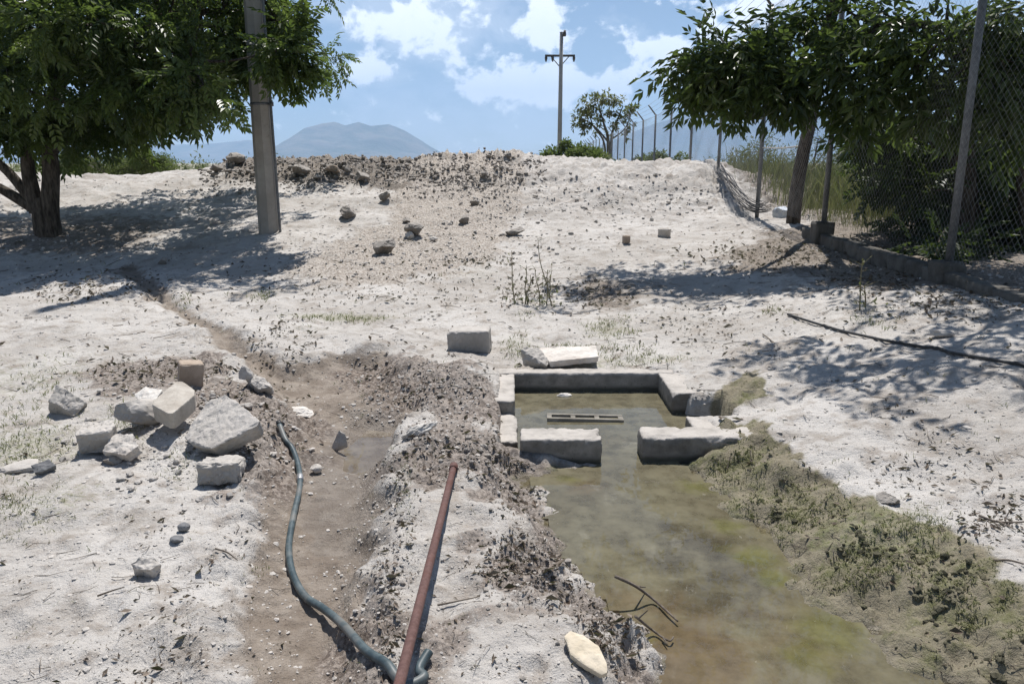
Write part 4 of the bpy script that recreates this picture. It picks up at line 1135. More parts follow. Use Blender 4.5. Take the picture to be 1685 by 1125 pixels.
# ------------------------------------------------------------------ poles
M_POLE = stone_mat('pole_concrete', (.30, .275, .242), (.39, .36, .322), (.24, .21, .178), 2.2, .25)
M_POLE2 = stone_mat('far_pole_concrete', (.27, .265, .26), (.36, .355, .345), (.22, .21, .20), .8, .2)
M_STEEL = simple_mat('galvanised_steel', (.11, .115, .12), (.19, .195, .20), .55, 25, .5, .1, .001, .3)
M_DARKMETAL = simple_mat('dark_bracket_metal', (.05, .048, .046), (.10, .095, .09), .6, 30)
def concrete_pole():
    p = PY(443.5, 377, 13.0); p[2] = HZ(p[0], p[1]) 
    t = thing('concrete_pole', p + np.array([0, 0, -.1]), 'thick eight sided tapering concrete pole rising through the leaves of the tree', 'pole')
    a = np.arange(8) * math.pi / 4 + R(14)
    V, zs = [], np.linspace(-.3, 10.5, 60)
    for z in zs:
        r = .178 - .0078 * max(z, 0)
        V.append(np.c_[p[0] + r * np.cos(a), p[1] + r * np.sin(a), np.full(8, p[2] + z)])
    V = np.concatenate(V); i = np.arange(59)[:, None] * 8; j = np.arange(8)[None]
    F = np.stack([i + j, i + (j + 1) % 8, i + 8 + (j + 1) % 8, i + 8 + j], -1).reshape(-1, 4)
    world_obj('shaft', V, [F, np.array([[59 * 8 + k for k in range(8)]])], M_POLE, None, False, {'tint': np.full(len(V), .45)}, t)
    c = Parts(); 
    c.tube([p + np.array([.178 - .0078 * z + .022, -.07, z]) for z in np.linspace(-.1, 7, 20)], .022, 8); c.build('conduit', M_STEEL, t)
    for z in (2.05, 4.4):
        r = .178 - .0078 * z + .006
        Parts().tube([p + np.array([0, 0, z - .02]), p + np.array([0, 0, z + .02])], [r, r], 16).box(p + np.array([r + .03, -.07, z]), (.05, .06, .07)).build('steel_band', M_STEEL, t)
concrete_pole()
def power_pole():
    b = PY(920, 268, 42.0); b[2] = .05
    top = PY(924, 53, 42.0)
    t = thing('power_pole', b, 'slender grey power pole with one crossarm standing beyond the embankment', 'power pole')
    Parts().tube([b, b * .5 + top * .5, top], [.13, .112, .092], 12).build('shaft', M_POLE2, t)
    c = PY(921.5, 92, 42.0)
    arm = Parts().box(c, (1.55, .10, .10)); arm.tube([c + np.array([-.5, 0, 0]), c + np.array([0, 0, -.55])], .025, 6); arm.tube([c + np.array([.5, 0, 0]), c + np.array([0, 0, -.55])], .025, 6)
    arm.build('crossarm', M_DARKMETAL, t)
    for dx in (-.72, -.38, .72):
        q = c + np.array([dx, -.02, 0]); Parts().tube([q + np.array([0, 0, .0]), q + np.array([0, 0, -.10]), q + np.array([0, 0, -.2]), q + np.array([0, 0, -.30])], [.03, .075, .06, .03], 8).build('insulator', M_DARKMETAL, t)
    q = top + np.array([.14, -.05, -.22])
    Parts().tube([q, q + np.array([0, 0, .1]), q + np.array([.03, 0, .3])], [.09, .1, .05], 8).box(q + np.array([-.05, 0, .06]), (.2, .06, .06)).build('fuse_bracket', M_DARKMETAL, t)
power_pole()

# ------------------------------------------------------------------ chain link fence on the right
M_WIRE = simple_mat('fence_wire', (.20, .20, .20), (.33, .33, .33), .5, 30, .5, .05, .001, .4)
def fence_xy(i):
    Y = 7.1 + 3.28 * i
    return np.array([4.05 + .039 * (Y - 7.1), Y])
FB = {-1: .60, 0: .70, 1: .77, 2: .80, 3: 1.45}
def fence():
    x, y = fence_xy(0)
    t = thing('chain_link_fence', (x, y, FB[0]), 'tall rusty grey chain link fence on steel posts running back past the embankment', 'fence')
    n = 22; base, topz = {}, {}
    for i in range(-1, n):
        q = fence_xy(i); g_ = HZ(*q)
        base[i] = FB.get(i, g_ - .05); topz[i] = {-1: 4.05, 0: 4.12, 1: 4.15, 2: 4.16, 3: 4.0, 4: 3.7}.get(i, 3.22 + .05 * math.sin(i * 1.7))
    for i in range(-1, n):
        q = fence_xy(i); r = .036 if i < 3 else .032
        lean = {0: .0, 1: -.02, 3: .01}.get(i, .0)
        P0 = np.array([q[0], q[1], base[i] - .25]); P1 = np.array([q[0] + lean, q[1], topz[i]])
        post = Parts().tube([P0, P1], r, 10)
        P2 = P1 + np.array([-.26, 0, .30]); post.tube([P1 - np.array([0, 0, .03]), P2], .024, 8)
        post.build('post', M_STEEL, t)
    # link panels: crossing strands bent at every knot
    dia = .075
    for i in range(-1, n - 1):
        a, b = fence_xy(i), fence_xy(i + 1)
        L = np.linalg.norm(b - a); e = (b - a) / L
        z0a, z0b = base[i] + .03, base[i + 1] + .03; z1a, z1b = topz[i] - .05, topz[i + 1] - .05
        if i == 2: z0b += .30
        step = dia if i < 4 else dia * 2
        r = .0009 if i < 1 else .0012
        m = int((L + 4.0) / step); H = max(z1a - z0a, z1b - z0b)
        Va, Fa = [], []; o = 0
        for sgn in (-1, 1):
            for k in range(m):
                s0 = k * step if sgn < 0 else k * step - H
                # strand s(t) = s0 -/+ t in the strip, clipped to 0..L
                ta, tb = (0, H)
                s_a, s_b = (s0, s0 - H) if sgn < 0 else (s0, s0 + H)
                def cl(s_lo, s_hi):
                    lo, hi = 0., 1.
                    d = s_hi - s_lo
                    for bd, up in ((0., False), (L, True)):
                        f = (bd - s_lo) / d
                        if (d > 0) != up: lo = max(lo, f)
                        else: hi = min(hi, f)
                    return lo, hi
                lo, hi = cl(s_a, s_b)
                if hi - lo < .02: continue
                ff = np.linspace(lo, hi, 9)
                s = s_a + (s_b - s_a) * ff; fr = s / L
                zz = (z0a + (z0b - z0a) * fr) + ((z1a - z0a) * (1 - fr) + (z1b - z0b) * fr) * ff
                sag = .05 * np.sin(fr * np.pi) * np.sin(ff * np.pi * 1.3 + i) + .02 * np.sin(ff * 9 + k * .3)
                X = a[0] + e[0] * s + sag * e[1] - .04; Y = a[1] + e[1] * s - sag * e[0]
                for dx, dz in ((r, 0), (-r * .5, r * .87), (-r * .5, -r * .87)):
                    Va.append(np.c_[X + dx, Y, zz + dz])
                j = np.arange(8)
                for u, w in ((0, 1), (1, 2), (2, 0)):
                    Fa.append(np.stack([o + u * 9 + j, o + u * 9 + j + 1, o + w * 9 + j + 1, o + w * 9 + j], 1))
                o += 27
        V = np.concatenate(Va)
        world_obj('link_panel', V, [np.concatenate(Fa)], M_WIRE, None, False, {'tint': np.full(len(V), .5)}, t)
    for lvl in (0, 1, 2):
        pts = []
        for i in range(-1, n):
            q = fence_xy(i); f = .3 + .33 * lvl
            pts.append([q[0] - .26 * f, q[1], topz[i] + .30 * f])
        Parts().tube(pts, .004, 4).build('barbed_wire', M_WIRE, t)
    pts = [[*fence_xy(i), topz[i] - .06] for i in range(-1, n)]
    Parts().tube(pts, .005, 4).build('tension_wire', M_WIRE, t)
    # bottom of one bay torn loose and curled up on the soil
    rg = np.random.default_rng(3); cur = Parts()
    path = np.array([PY(1182, 281, 16.3), PY(1196, 298, 15.4), PY(1212, 322, 14.4), PY(1236, 344, 13.6), PY(1258, 347, 13.2)])
    S = spline(path, 40)
    for k in range(34):
        ph = rg.uniform(0, 6.283); rr = .12 * math.sqrt(rg.random())
        w = np.linspace(0, rg.uniform(2, 6), len(S))
        cur.tube(S + np.c_[rr * np.cos(ph + w), .4 * rr * np.sin(ph + w), rr * np.sin(ph + w) + .06], .0045, 4, False)
    cur.build('torn_mesh_curl', M_DARKMETAL, t)
    A = np.array([*fence_xy(2), 0]); A[2] = PY(1252, 243, A[1])[2]
    Bq = PY(1336, 237, 12.2)
    tape = [A, A * .5 + Bq * .5 + np.array([0, 0, -.03]), Bq]
    Parts().tube(spline(tape, 30), .012, 6).build('tie_strip', M_WHITE, t)
fence()
# low wall of concrete blocks under the fence
M_WALL = stone_mat('shade_dark_block', (.10, .092, .08), (.18, .168, .148), (.06, .055, .048), 6.0, .7)  # dark block concrete with the tree shade put into its colour
def low_wall():
    q0, q1 = fence_xy(-1), fence_xy(1)
    mid = fence_xy(0)
    t = thing('low_block_wall', (mid[0] - .05, mid[1], .5), 'low weathered concrete block footing wall under the shaded end of the fence', 'wall')
    e = (q1 - q0) / np.linalg.norm(q1 - q0); L = np.linalg.norm(q1 - q0) + .3
    bricks = Parts(); s, k = 0., 0
    rg = np.random.default_rng(8)
    while s < L:
        w = rg.uniform(.38, .42); c = q0 + e * (s + w / 2)
        h = .62; top = .58 + (s / L) * .13 + rg.uniform(-.015, .015)
        V, F = block_shape((.16, w - .012, h), 900 + k, 12, .02, .008, .01, 1)
        bricks.add(V + np.array([c[0] - .02 + rg.uniform(-.008, .008), c[1], top - h / 2]), F, None, rg.uniform(.25, .5)); s += w; k += 1
    bricks.build('wall_course', M_WALL, t)
    for i, (py_h) in ((0, .72), (1, .84)):
        c = fence_xy(i); V, F = block_shape((.24, .26, .75), 950 + i, 14, .025, .008, .012, 2)
        world_obj('post_footing', V + np.array([c[0] - .02, c[1], py_h - .375]), [F], M_WALL, None, True, {'tint': np.full(len(V), .3)}, t)
low_wall()
# white sack behind the fence
V, F = rock_shape(77, (.40, .3, .26), cuts=4, sub=4, rough=.14, fr=2.5)
q = np.array([*fence_xy(1.95), 0]); q[0] += .42; q[2] = HZ(q[0], q[1]) + .10
o = link_obj('plastic_sack', mesh_np('plastic_sack', V, [F], True, {'tint': np.full(len(V), .7)}), simple_mat('white_plastic', (.45, .50, .56), (.62, .64, .66), .4, 6)); o.location = q
tag(o, 'crumpled bluish white plastic sack lying behind the fence beside the leaning trunk', 'sack')

# ------------------------------------------------------------------ trees and bushes
M_LEAF_A = leaf_mat('tree_leaf', (.034, .060, .016), (.145, .185, .050), .45, .40, .5)
M_LEAF_B = leaf_mat('shade_tree_leaf', (.030, .050, .015), (.110, .145, .044), .42, .38, .55)
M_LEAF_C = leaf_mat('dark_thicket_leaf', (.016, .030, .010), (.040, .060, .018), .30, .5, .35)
M_LEAF_D = leaf_mat('mesquite_leaf', (.085, .115, .035), (.19, .215, .085), .4, .6, .3)
M_LEAF_E = leaf_mat('greygreen_leaf', (.11, .125, .065), (.22, .22, .13), .35, .65, .25)
M_LEAF_F = leaf_mat('sparse_tree_leaf', (.12, .135, .06), (.30, .26, .17), .45, .6, .3)
def bark_mat(name, a, b):
    m, g, out = new_mat(name)
    pos = g.n('ShaderNodeTexCoord').outputs['Object']
    st = g.n('ShaderNodeVectorMath', {0: pos, 1: (14, 14, 3.0)}, operation='MULTIPLY').outputs[0]
    n = g.noise(st, 1.6, 8, .7)
    principled(g, out, g.mix(g.ramp(n, .35, .65), a, b), .95, g.bump(n, 1.0, .04), .15)
    return m
M_BARK = bark_mat('rough_bark', (.045, .036, .028), (.14, .118, .095))
M_BARK2 = bark_mat('grey_bark', (.08, .072, .06), (.20, .18, .15))
def pinnate(nl=9, droop=.45, leaflet=.36, wid=.30):
    V, F = [], []
    k = 0
    pr = nl // 2
    def leaflet_(p, d, L):
        nonlocal k
        d = d / np.linalg.norm(d); s = np.cross(d, [0, 0, 1.]); s /= np.linalg.norm(s)
        up = np.cross(s, d)
        V.extend([p, p + d * L * .45 + s * L * wid * .5 + up * L * .07, p + d * L - up * L * .12, p + d * L * .45 - s * L * wid * .5 + up * L * .07])
        F.extend([(k, k + 1, k + 2), (k, k + 2, k + 3)]); k += 4
    for i in range(pr):
        x = .28 + .62 * i / max(pr - 1, 1)
        p = np.array([x, 0, -droop * x * x])
        for s in (-1, 1): leaflet_(p, np.array([.75, .85 * s, -.35 - .5 * droop * x]), leaflet * (1 - .15 * abs(i / max(pr - 1, 1) - .5)))
    leaflet_(np.array([.95, 0, -droop * .9]), np.array([1, 0, -.9 * droop - .2]), leaflet)
    return np.array(V), np.array(F)
def single_leaf():
    return np.array([(0, 0, 0), (.45, .22, .06), (1, 0, -.12), (.45, -.22, .06)], float), np.array([(0, 1, 2), (0, 2, 3)])
def leaves_at(rg, C, D, up, size, tmpl):
    """one leaf (or leaf spray) at every point C, pointing along D"""
    B, F = tmpl; n = len(C)
    D = D / np.maximum(np.linalg.norm(D, axis=1, keepdims=True), 1e-9)
    nz = up + rg.normal(size=(n, 3)) * .45; nz -= D * (nz * D).sum(1, keepdims=True); nz /= np.maximum(np.linalg.norm(nz, axis=1, keepdims=True), 1e-9)
    sd = np.cross(nz, D)
    L = (size * rg.uniform(.65, 1.25, n))[:, None, None]
    V = C[:, None] + L * (B[None, :, 0, None] * D[:, None] + B[None, :, 1, None] * sd[:, None] + B[None, :, 2, None] * nz[:, None])
    Fo = F[None] + (np.arange(n) * len(B))[:, None, None]
    return V.reshape(-1, 3), Fo.reshape(-1, 3)
def crown(seed, blobs, size, tmpl, twigs=16, per=7, shell=.45, droop=.5, spread=.22):
    """leaf sprays gathered on twigs inside a set of blobs (x, y, z, r, fill)"""
    rg = np.random.default_rng(seed); C, D, T, tw = [], [], [], []
    for (x, y, z, r, fill) in blobs:
        m = max(3, int(twigs * fill))
        u = rg.normal(size=(m, 3)); u /= np.linalg.norm(u, axis=1, keepdims=True)
        rad = r * rg.uniform(0, 1, (m, 1)) ** shell
        ctr = np.array([x, y, z]) + u * rad * np.array([1, 1, .85])
        tone = rg.beta(1.6, 2.4, m)
        for q, d0, tn in zip(ctr, u, tone):
            n = per
            d = d0 * .8 + rg.normal(size=(n, 3)) * .75 + np.array([0, 0, -droop * .5])
            C.append(q + rg.normal(size=(n, 3)) * r * spread * .7); D.append(d); T.append(np.clip(tn + rg.normal(size=n) * .14, 0, 1))
            tw.append((q - d0 * r * .5, q))
    C, D, T = np.concatenate(C), np.concatenate(D), np.concatenate(T)
    V, F = leaves_at(rg, C, D, np.array([0, 0, 1.0]), size, tmpl)
    return V, F, np.repeat(T, len(tmpl[0])), tw
def limb(pr, pts, r0, r1, seg=10, n=24, wob=.0, seed=0):
    S = spline(pts, n)
    if wob:
        S = S + wob * np.random.default_rng(seed).normal(size=S.shape) * np.linspace(0, 1, len(S))[:, None]
    pr.tube(S, np.linspace(r0, r1, len(S)), seg)
    return S
def tree(name, label, base, limbs, blobs, leafmat, barkmat, size, tmpl, seed, group=None, twigs=16, per=7, twig_r=.008, twig_share=.25, **kw):
    t = thing(name, base, label, 'tree' if 'bush' not in name and 'shrub' not in name else 'bush', group)
    V, F, T, tw = crown(seed, blobs, size, tmpl, twigs, per, **kw)
    tr = Parts(); ends = []
    for pts, r0, r1 in limbs:
        S = limb(tr, pts, r0, r1); ends.append(S)
    E = np.vstack(ends) if ends else np.array([base])
    rg = np.random.default_rng(seed + 1)
    for (x, y, z, r, fill) in blobs:                       # a branch from the nearest limb into every clump
        q = np.array([x, y, z])
        e = E[np.argmin(((E - q) ** 2).sum(1) + .5 * np.maximum(E[:, 2] - z, 0))]
        m = (e + q) / 2 + rg.normal(size=3) * .08 * np.linalg.norm(q - e)
        tr.tube(spline([e, m, q], 10), np.linspace(twig_r * 4, twig_r * 1.5, 11)[:len(spline([e, m, q], 10))], 5, False)
    for a, b in tw:
        if rg.random() < twig_share: tr.tube([a, (a + b) / 2 + rg.normal(size=3) * .03, b], [twig_r, twig_r * .8, twig_r * .4], 4, False)
    tr.build('trunk', barkmat, t)
    world_obj('crown', V, [F], leafmat, None, False, {'tint': T}, t)
    return t
def pb(px, py, Y, rpx, fill=1.0):
    q = PY(px, py, Y); return (*q, rpx * Y / FPX, fill)
PIN = pinnate(9, .45, .38, .44)
PIN_BIG = pinnate(7, .70, .46, .36)
SINGLE = single_leaf()
# broad tree on the left
rg = np.random.default_rng(21)
B = []
for px in range(-60, 400, 42):
    for py, Y in ((205, 12.6), (150, 11.6), (95, 12.8), (35, 11.4), (-30, 12.4)):
        if py > 190 and (px > 270 or px in ()): continue
        lim = 203 + rg.uniform(-38, 22)
        if rg.random() < .10: continue
        B.append(pb(px + rg.uniform(-14, 14), min(py + rg.uniform(-14, 14), lim), (Y if px < 325 else 13.9) + rg.uniform(-.6, .8) * (1 if px < 325 else .4), rg.uniform(36, 54), rg.uniform(.5, 1.25)))
for t_ in [(px_ - (30 if px_ > 470 else 0), py_ - (28 if py_ > 175 else 12 if py_ > 120 else 0), Y_, r_ * .92, f_) for px_, py_, Y_, r_, f_ in [(250,195,12,36,.9),(300,185,12,38,.9),(335,180,11.8,28,.8),(320,140,12.2,44,1),(230,215,12.4,26,.6),(150,222,12.4,30,.7),(190,232,12.5,20,.4),(60,226,12.5,30,.6),(10,232,12.5,30,.6),
           (390,20,11.9,40,1),(420,60,11.6,38,.9),(400,105,11.6,30,.8),(385,80,12.,30,.7),(440,30,11.8,40,.9),(425,125,11.6,20,.5),(455,85,11.9,34,.8),(480,20,12.2,38,.8),(490,70,12.2,30,.7),(500,110,12.3,27,.8),(520,105,12.3,20,.7),(508,140,12.3,14,.45),(480,120,12.3,20,.4),
           (528,25,12.4,14,.4),(505,45,12.4,24,.5)]]: B.append(pb(*((t_[0], t_[1], 13.7 + .1 * (t_[0] % 5), *t_[3:]) if 365 < t_[0] < 452 else t_)))
for px in range(-100, 520, 75):                             # the part of the crown above and behind the view
    for py, Y in ((-95, 13.2), (-170, 12.2), (-250, 13.6), (40, 15.8), (-60, 16.2), (110, 15.2)):
        if py > 0 and px > 400: continue
        if py < -200 and (px < -20 or px > 380): continue
        B.append(pb(px + rg.uniform(-20, 20), py + rg.uniform(-20, 20), Y + rg.uniform(-.5, .5), rg.uniform(52, 72), .75))
for k_ in range(16):
    B.append((rg.uniform(-7.5, -3.9), rg.uniform(15.2, 18.2), rg.uniform(3.6, 5.6), rg.uniform(.5, .75), .8))
tb = PY(80, 412, 13.0); tb[2] = HZ(tb[0], tb[1])
T0 = lambda px, py, Y=13.0: PY(px, py, Y)
tree('shade_tree', 'broad leafy green tree with forked dark trunk beside the concrete pole', tb,
     [([tb + [0, 0, -.2], T0(76, 390), T0(70, 350), T0(66, 325)], .21, .14), ([tb + [.1, 0, -.1], T0(82, 350), T0(84, 280), T0(80, 225), T0(95, 120), T0(120, 0)], .165, .08),
      ([T0(62, 350), T0(48, 290), T0(42, 230), T0(30, 120), T0(10, 20)], .13, .06), ([T0(60, 340), T0(20, 290), T0(-20, 250), T0(-70, 180)], .09, .05), ([T0(60, 345), T0(0, 310), T0(-60, 280)], .10, .05),
      ([T0(84, 250), T0(140, 190, 12.6), T0(220, 140, 12.3), T0(310, 100, 12)], .10, .04), ([T0(95, 130), T0(200, 50, 12.9), T0(330, 20, 13.6), T0(440, 30, 13.8), T0(495, 75, 13.2)], .09, .025), ([T0(90, 160), T0(150, 40, 14), T0(260, -60, 15.4), T0(400, -80, 16)], .09, .03)],
     B, M_LEAF_A, M_BARK, .32, PIN, 31, None, 13, 7, .007, .2, shell=.6)

# leaning tree behind the fence
rg = np.random.default_rng(23)
B = [pb(px_ + (max(0, 1240 - px_) * .22 + 12 if px_ < 1240 else 0), py_ + rg.uniform(-16, 12) - (38 if py_ > 155 else 24 if py_ > 120 else 8) - (16 if px_ < 1260 and py_ > 100 else 0), Y_, r_ * .9, f_ * rg.uniform(.3, 1.15)) for px_, py_, Y_, r_, f_ in [(1080,165,10,26,.8),(1105,140,10,34,.9),(1125,105,10,32,.9),(1140,75,10.2,24,.7),(1100,185,10,22,.5),(1130,160,9.8,30,.9),(1160,185,9.8,24,.7),(1165,120,9.8,40,1),(1185,150,9.6,38,1),(1200,195,9.6,24,.8),(1215,110,9.6,42,1),(1225,170,9.4,34,1),(1195,75,9.8,34,.9),(1230,65,9.8,36,.9),
     (1255,120,9.4,42,1),(1265,50,9.8,34,.9),(1260,180,9.2,30,.8),(1290,90,9.5,44,1),(1300,150,9.3,42,1),(1300,30,9.8,40,1),(1340,60,9.4,46,1),(1345,120,9,48,1),(1330,175,9.2,32,.8),(1345,5,9.6,46,1),
     (1395,40,9,50,1),(1400,100,8.8,50,1),(1395,160,9,40,1),(1450,20,8.8,54,1),(1450,85,8.6,54,1),(1450,150,8.6,50,1),(1440,200,9,34,.7),(1505,50,8.4,56,1),(1510,120,8.2,56,1),(1500,185,8.4,46,.9),
     (1560,20,8.2,58,1),(1565,95,8,58,1),(1560,165,8,54,1),(1620,50,8,60,1),(1625,130,7.8,60,1),(1615,200,8,50,.8),(1680,30,7.8,62,1),(1685,110,7.6,62,1),(1680,190,7.8,54,.9),(1730,80,7.6,64,1),(1740,170,7.6,60,1),(1560,235,8.6,30,.5),(1670,245,8.2,36,.6)]]
B += [(x + rg.uniform(-.2, .2), y + rg.uniform(-.3, .3), z, r, f) for x, y, z, r, f in [(1.1,10.9,5.0,.42,.6),(1.6,11.1,5.2,.5,.7),(2.2,10.7,5.1,.55,.7),(1.9,11.5,5.2,.5,.7),(2.8,10.9,5.2,.6,.8),(3.4,10.4,5.3,.6,.8),(1.4,11.7,5.1,.4,.6),(2.5,11.6,5.2,.5,.7),  # high clumps of this row added out of view to shade the dirt
      (2.1,6.9,4.2,.34,.5),(2.5,6.7,4.3,.42,.55),(2.9,7.0,4.3,.45,.6),(3.3,6.8,4.4,.5,.6),(3.8,6.9,4.3,.55,.65),(3.0,6.3,4.4,.36,.5),(3.6,6.2,4.4,.5,.55),(2.5,7.3,4.5,.35,.5),(4.3,6.3,4.3,.55,.6),(4.6,7.2,4.3,.6,.6),
      (3.6,8.6,4.6,.6,.7),(4.4,8.8,4.8,.7,.8),(4.4,8.0,4.4,.6,.6),(5.0,9.6,5.0,.7,.8),(4.0,9.6,4.9,.6,.7),(5.4,8.4,5.0,.8,.8),(5.6,7.2,4.6,.8,.8)]]
tb = PY(1306, 352, 12.4); tb[2] = HZ(tb[0], tb[1]) - .05
tree('shade_tree', 'dark leaning tree behind the fence with long leaves drooping over the pale dirt', tb,
     [([tb + [0, 0, -.2], PY(1310, 320, 12.4), PY(1322, 250, 12.2), PY(1336, 190, 11.8), PY(1350, 110, 11), PY(1370, 20, 10)], .115, .07), ([PY(1336, 195, 11.8), PY(1290, 140, 10.8), PY(1220, 110, 10), PY(1140, 110, 10)], .07, .02),
      ([PY(1348, 120, 11.1), PY(1420, 60, 9.6), PY(1500, 40, 8.8), PY(1640, 60, 8.1)], .08, .03), ([PY(1370, 20, 10), np.array([4.2, 9.2, 4.6]), np.array([3.9, 7.6, 4.6]), np.array([3.0, 6.8, 4.3])], .07, .02), ([PY(1370, 20, 10), np.array([4.1, 10.3, 5.2]), np.array([3.0, 10.6, 5.4]), np.array([1.5, 11.0, 5.2])], .06, .02)],  # last limb added out of view to carry the shading clumps
     B, M_LEAF_B, M_BARK, .32, PIN_BIG, 41, None, 10, 6, .007, .25, droop=1.1)

# dense dark tree at the right edge, its foliage down to the ground
rg = np.random.default_rng(25); B = []
for px in range(1440, 1790, 42):
    for py in range(215, 475, 42):
        if px < 1500 and py > 345 + rg.uniform(-30, 10): continue
        B.append(pb(px + rg.uniform(-16, 16), py + rg.uniform(-16, 16), (10.2 if py < 400 else 9.0) + rg.uniform(-.7, 1.5 if py < 400 else .3), rg.uniform(34, 50), rg.uniform(.55, 1.0)))
tb = PY(1592, 400, 9.6); tb[2] = HZ(tb[0], tb[1]) - .05
tree('dark_tree', 'dense dark tree behind the low block wall, its foliage hanging to the ground', tb,
     [([tb + [0, 0, -.2], PY(1592, 360, 9.6), PY(1588, 280, 9.6), PY(1590, 190, 9.5), PY(1600, 90, 9.2)], .15, .09), ([PY(1590, 240, 9.6), PY(1640, 190, 9.8), PY(1720, 120, 10)], .08, .03), ([PY(1588, 290, 9.6), PY(1530, 230, 10), PY(1480, 200, 10.4)], .06, .02), ([PY(1700, 430, 9.2), PY(1690, 330, 9.2), PY(1680, 220, 9.2), PY(1690, 100, 9.2)], .11, .07)],
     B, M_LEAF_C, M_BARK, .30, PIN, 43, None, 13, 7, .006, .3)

# bushes and far trees
def bush(name, label, px0, px1, py_top, py_bot, Y, mat, seed, n=14, size=.12, twigs=26, per=8, group=None, trunk=False, fill=.9, bark=None, tm=None, rk=.36):
    rg = np.random.default_rng(seed)
    a, b = PY((px0 + px1) / 2, py_bot, Y), None
    base = np.array([a[0], Y, HZ(a[0], Y)])
    B, L = [], []
    for k in range(n):
        f = (k + .5) / n; px = px0 + (px1 - px0) * rg.uniform(.06, .94)
        env = 1 - (2 * (px - px0) / (px1 - px0) - 1) ** 2
        top = py_bot + (py_top - py_bot) * (.35 + .65 * env ** .6)
        r = (py_bot - py_top) * rk * rg.uniform(.6, 1.1)
        py = rg.uniform(min(top + r * .8, py_bot - r * .4), py_bot - r * .3)
        B.append(pb(px, py, Y + rg.uniform(-.5, .5) * (px1 - px0) / FPX * Y * .5, r, fill))
    for k in range(5):
        q = B[rg.integers(0, n)]; q = np.array(q[:3])
        L.append(([base + rg.normal(size=3) * [.1, .1, 0] + [0, 0, -.1], base * .5 + q * .5 + rg.normal(size=3) * .1, q], .05 + .002 * Y * .3, .015))
    return tree(name, label, base, L, B, mat, bark or M_BARK2, size, tm or SINGLE, seed, group, twigs, per, .006 + Y * .0001, .3, droop=.2)
bush('mesquite_bush', 'feathery light green bush showing above the embankment under the left tree', 92, 292, 234, 290, 27, M_LEAF_D, 51, 24, .085, 80, 11)
bush('mesquite_bush', 'rounded green bush at the foot of the far power pole', 893, 990, 231, 276, 38, M_LEAF_D, 53, 16, .20, 40, 9)
bush('low_bush', 'low pale green bush seen through the far fence posts', 1045, 1140, 245, 280, 44, M_LEAF_D, 55, 12, .2, 30, 8)
def far_tree():
    Y = 46.0; b = PY(1002, 268, Y); b[2] = 0.05
    rg = np.random.default_rng(61)
    B = [pb(*t_) for t_ in [(955,190,Y,13,.7),(968,172,Y,14,.8),(985,162,Y,12,.7),(1000,160,Y,11,.6),(1018,168,Y,12,.6),(1032,180,Y,12,.6),(1042,178,Y,7,.4),(950,205,Y,10,.5),(968,198,Y,14,.8),(986,190,Y,14,.6),(1008,184,Y,11,.4),(1022,196,Y,11,.5),(1010,205,Y,10,.3),(980,212,Y,10,.3),(1035,205,Y,9,.3),(1000,222,Y,8,.2),(1028,222,Y,8,.25),(960,214,Y,7,.3)]]
    tree('sparse_tree', 'sparse thin leaved tree with bare grey branches behind the far end of the fence', b,
         [([b, PY(1001, 235, Y), PY(994, 205, Y), PY(985, 175, Y)], .12, .04), ([b + [.2, 0, 0], PY(1006, 230, Y), PY(1015, 200, Y), PY(1025, 175, Y)], .10, .03), ([PY(1002, 235, Y), PY(980, 210, Y), PY(958, 195, Y)], .06, .025), ([b + [-.3, 0, 0], PY(995, 240, Y), PY(975, 205, Y), PY(968, 175, Y)], .07, .025), ([PY(1006, 230, Y), PY(1028, 212, Y), PY(1040, 185, Y)], .05, .02)],
         B, M_LEAF_F, M_BARK2, .26, SINGLE, 63, None, 26, 7, .008, .4, droop=.3)
far_tree()
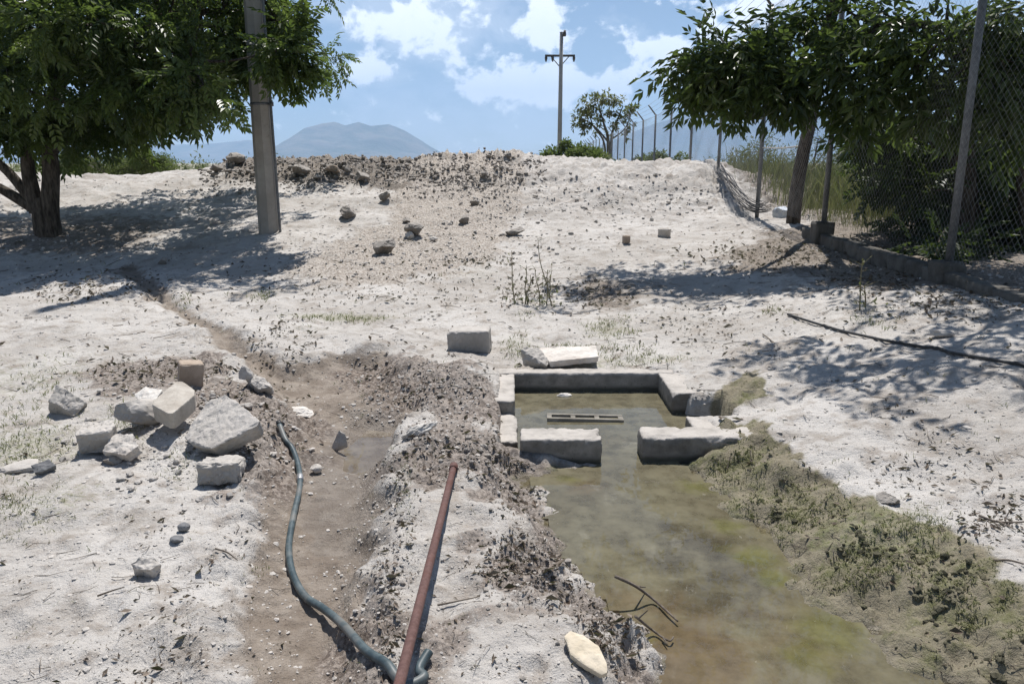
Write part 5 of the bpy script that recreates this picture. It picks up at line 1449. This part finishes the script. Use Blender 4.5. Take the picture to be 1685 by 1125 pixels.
for k, (a, b_, t_, bo, Y, m, lab) in enumerate([
    (1190, 1300, 205, 300, 24, M_LEAF_E, 'wispy grey green shrub behind the fence beside the leaning trunk'), (1285, 1420, 190, 300, 26, M_LEAF_E, 'taller wispy grey shrub behind the fence right of the leaning trunk'),
    (1340, 1470, 255, 345, 17, M_LEAF_D, 'olive green shrub behind the fence below the wispy grey shrub'), (1400, 1520, 225, 330, 21, M_LEAF_E, 'grey green shrub half hidden by the dark tree'),
    (1500, 1660, 215, 320, 25, M_LEAF_D, 'green shrub far behind the dark tree'), (1620, 1800, 200, 330, 22, M_LEAF_E, 'grey shrub far behind the dark tree near the edge of the view')]):
    bush('wild_shrub', lab, a, b_, t_, bo, Y, m, 71 + k, 16, .11, 26, 8, 'shrubs behind the fence', fill=.6 if m is M_LEAF_E else .9)
bush('wild_shrub', 'low scrubby bush on the sunlit bank behind the torn fence mesh', 1205, 1275, 262, 300, 30, M_LEAF_D, 81, 10, .14, 22, 8, 'shrubs behind the fence')
# tall dry grass behind the fence and low scrub on the plain: nobody could count it
P = np.random.default_rng(5)
n = 5200
X = P.uniform(4.9, 13, n); Y = P.uniform(10.4, 24, n)
k = (X > 4.6 + .039 * Y) & ((Y > 12) | (X < 5.6)); X, Y = X[k], Y[k]
Q = np.c_[X, Y, HZa(X, Y)]
blade_scatter('tall_grass', Q, np.random.default_rng(6).uniform(.25, .75, len(Q)) * (1 - .45 * (X < 5.6)), leaf_mat('tall_dry_grass', (.10, .105, .05), (.27, .24, .13), .3, .7, .15), 111, .35, .028, 7)
n = 900
r_ = np.exp(P.uniform(math.log(34), math.log(400), n)); th = P.uniform(-.75, .75, n)
C = np.c_[r_ * np.sin(th), r_ * np.cos(th), np.zeros(n)]
Bl = [(x, y, .3 + s * .3, s, 1.0) for (x, y, _), s in zip(C, P.uniform(.4, 1.4, n))]
V, F, T, _ = crown(115, Bl, .20, SINGLE, 22, 9, droop=.2)
tag(world_obj('plain_scrub', V, [F], M_LEAF_E, None, False, {'tint': T}), kind='stuff')
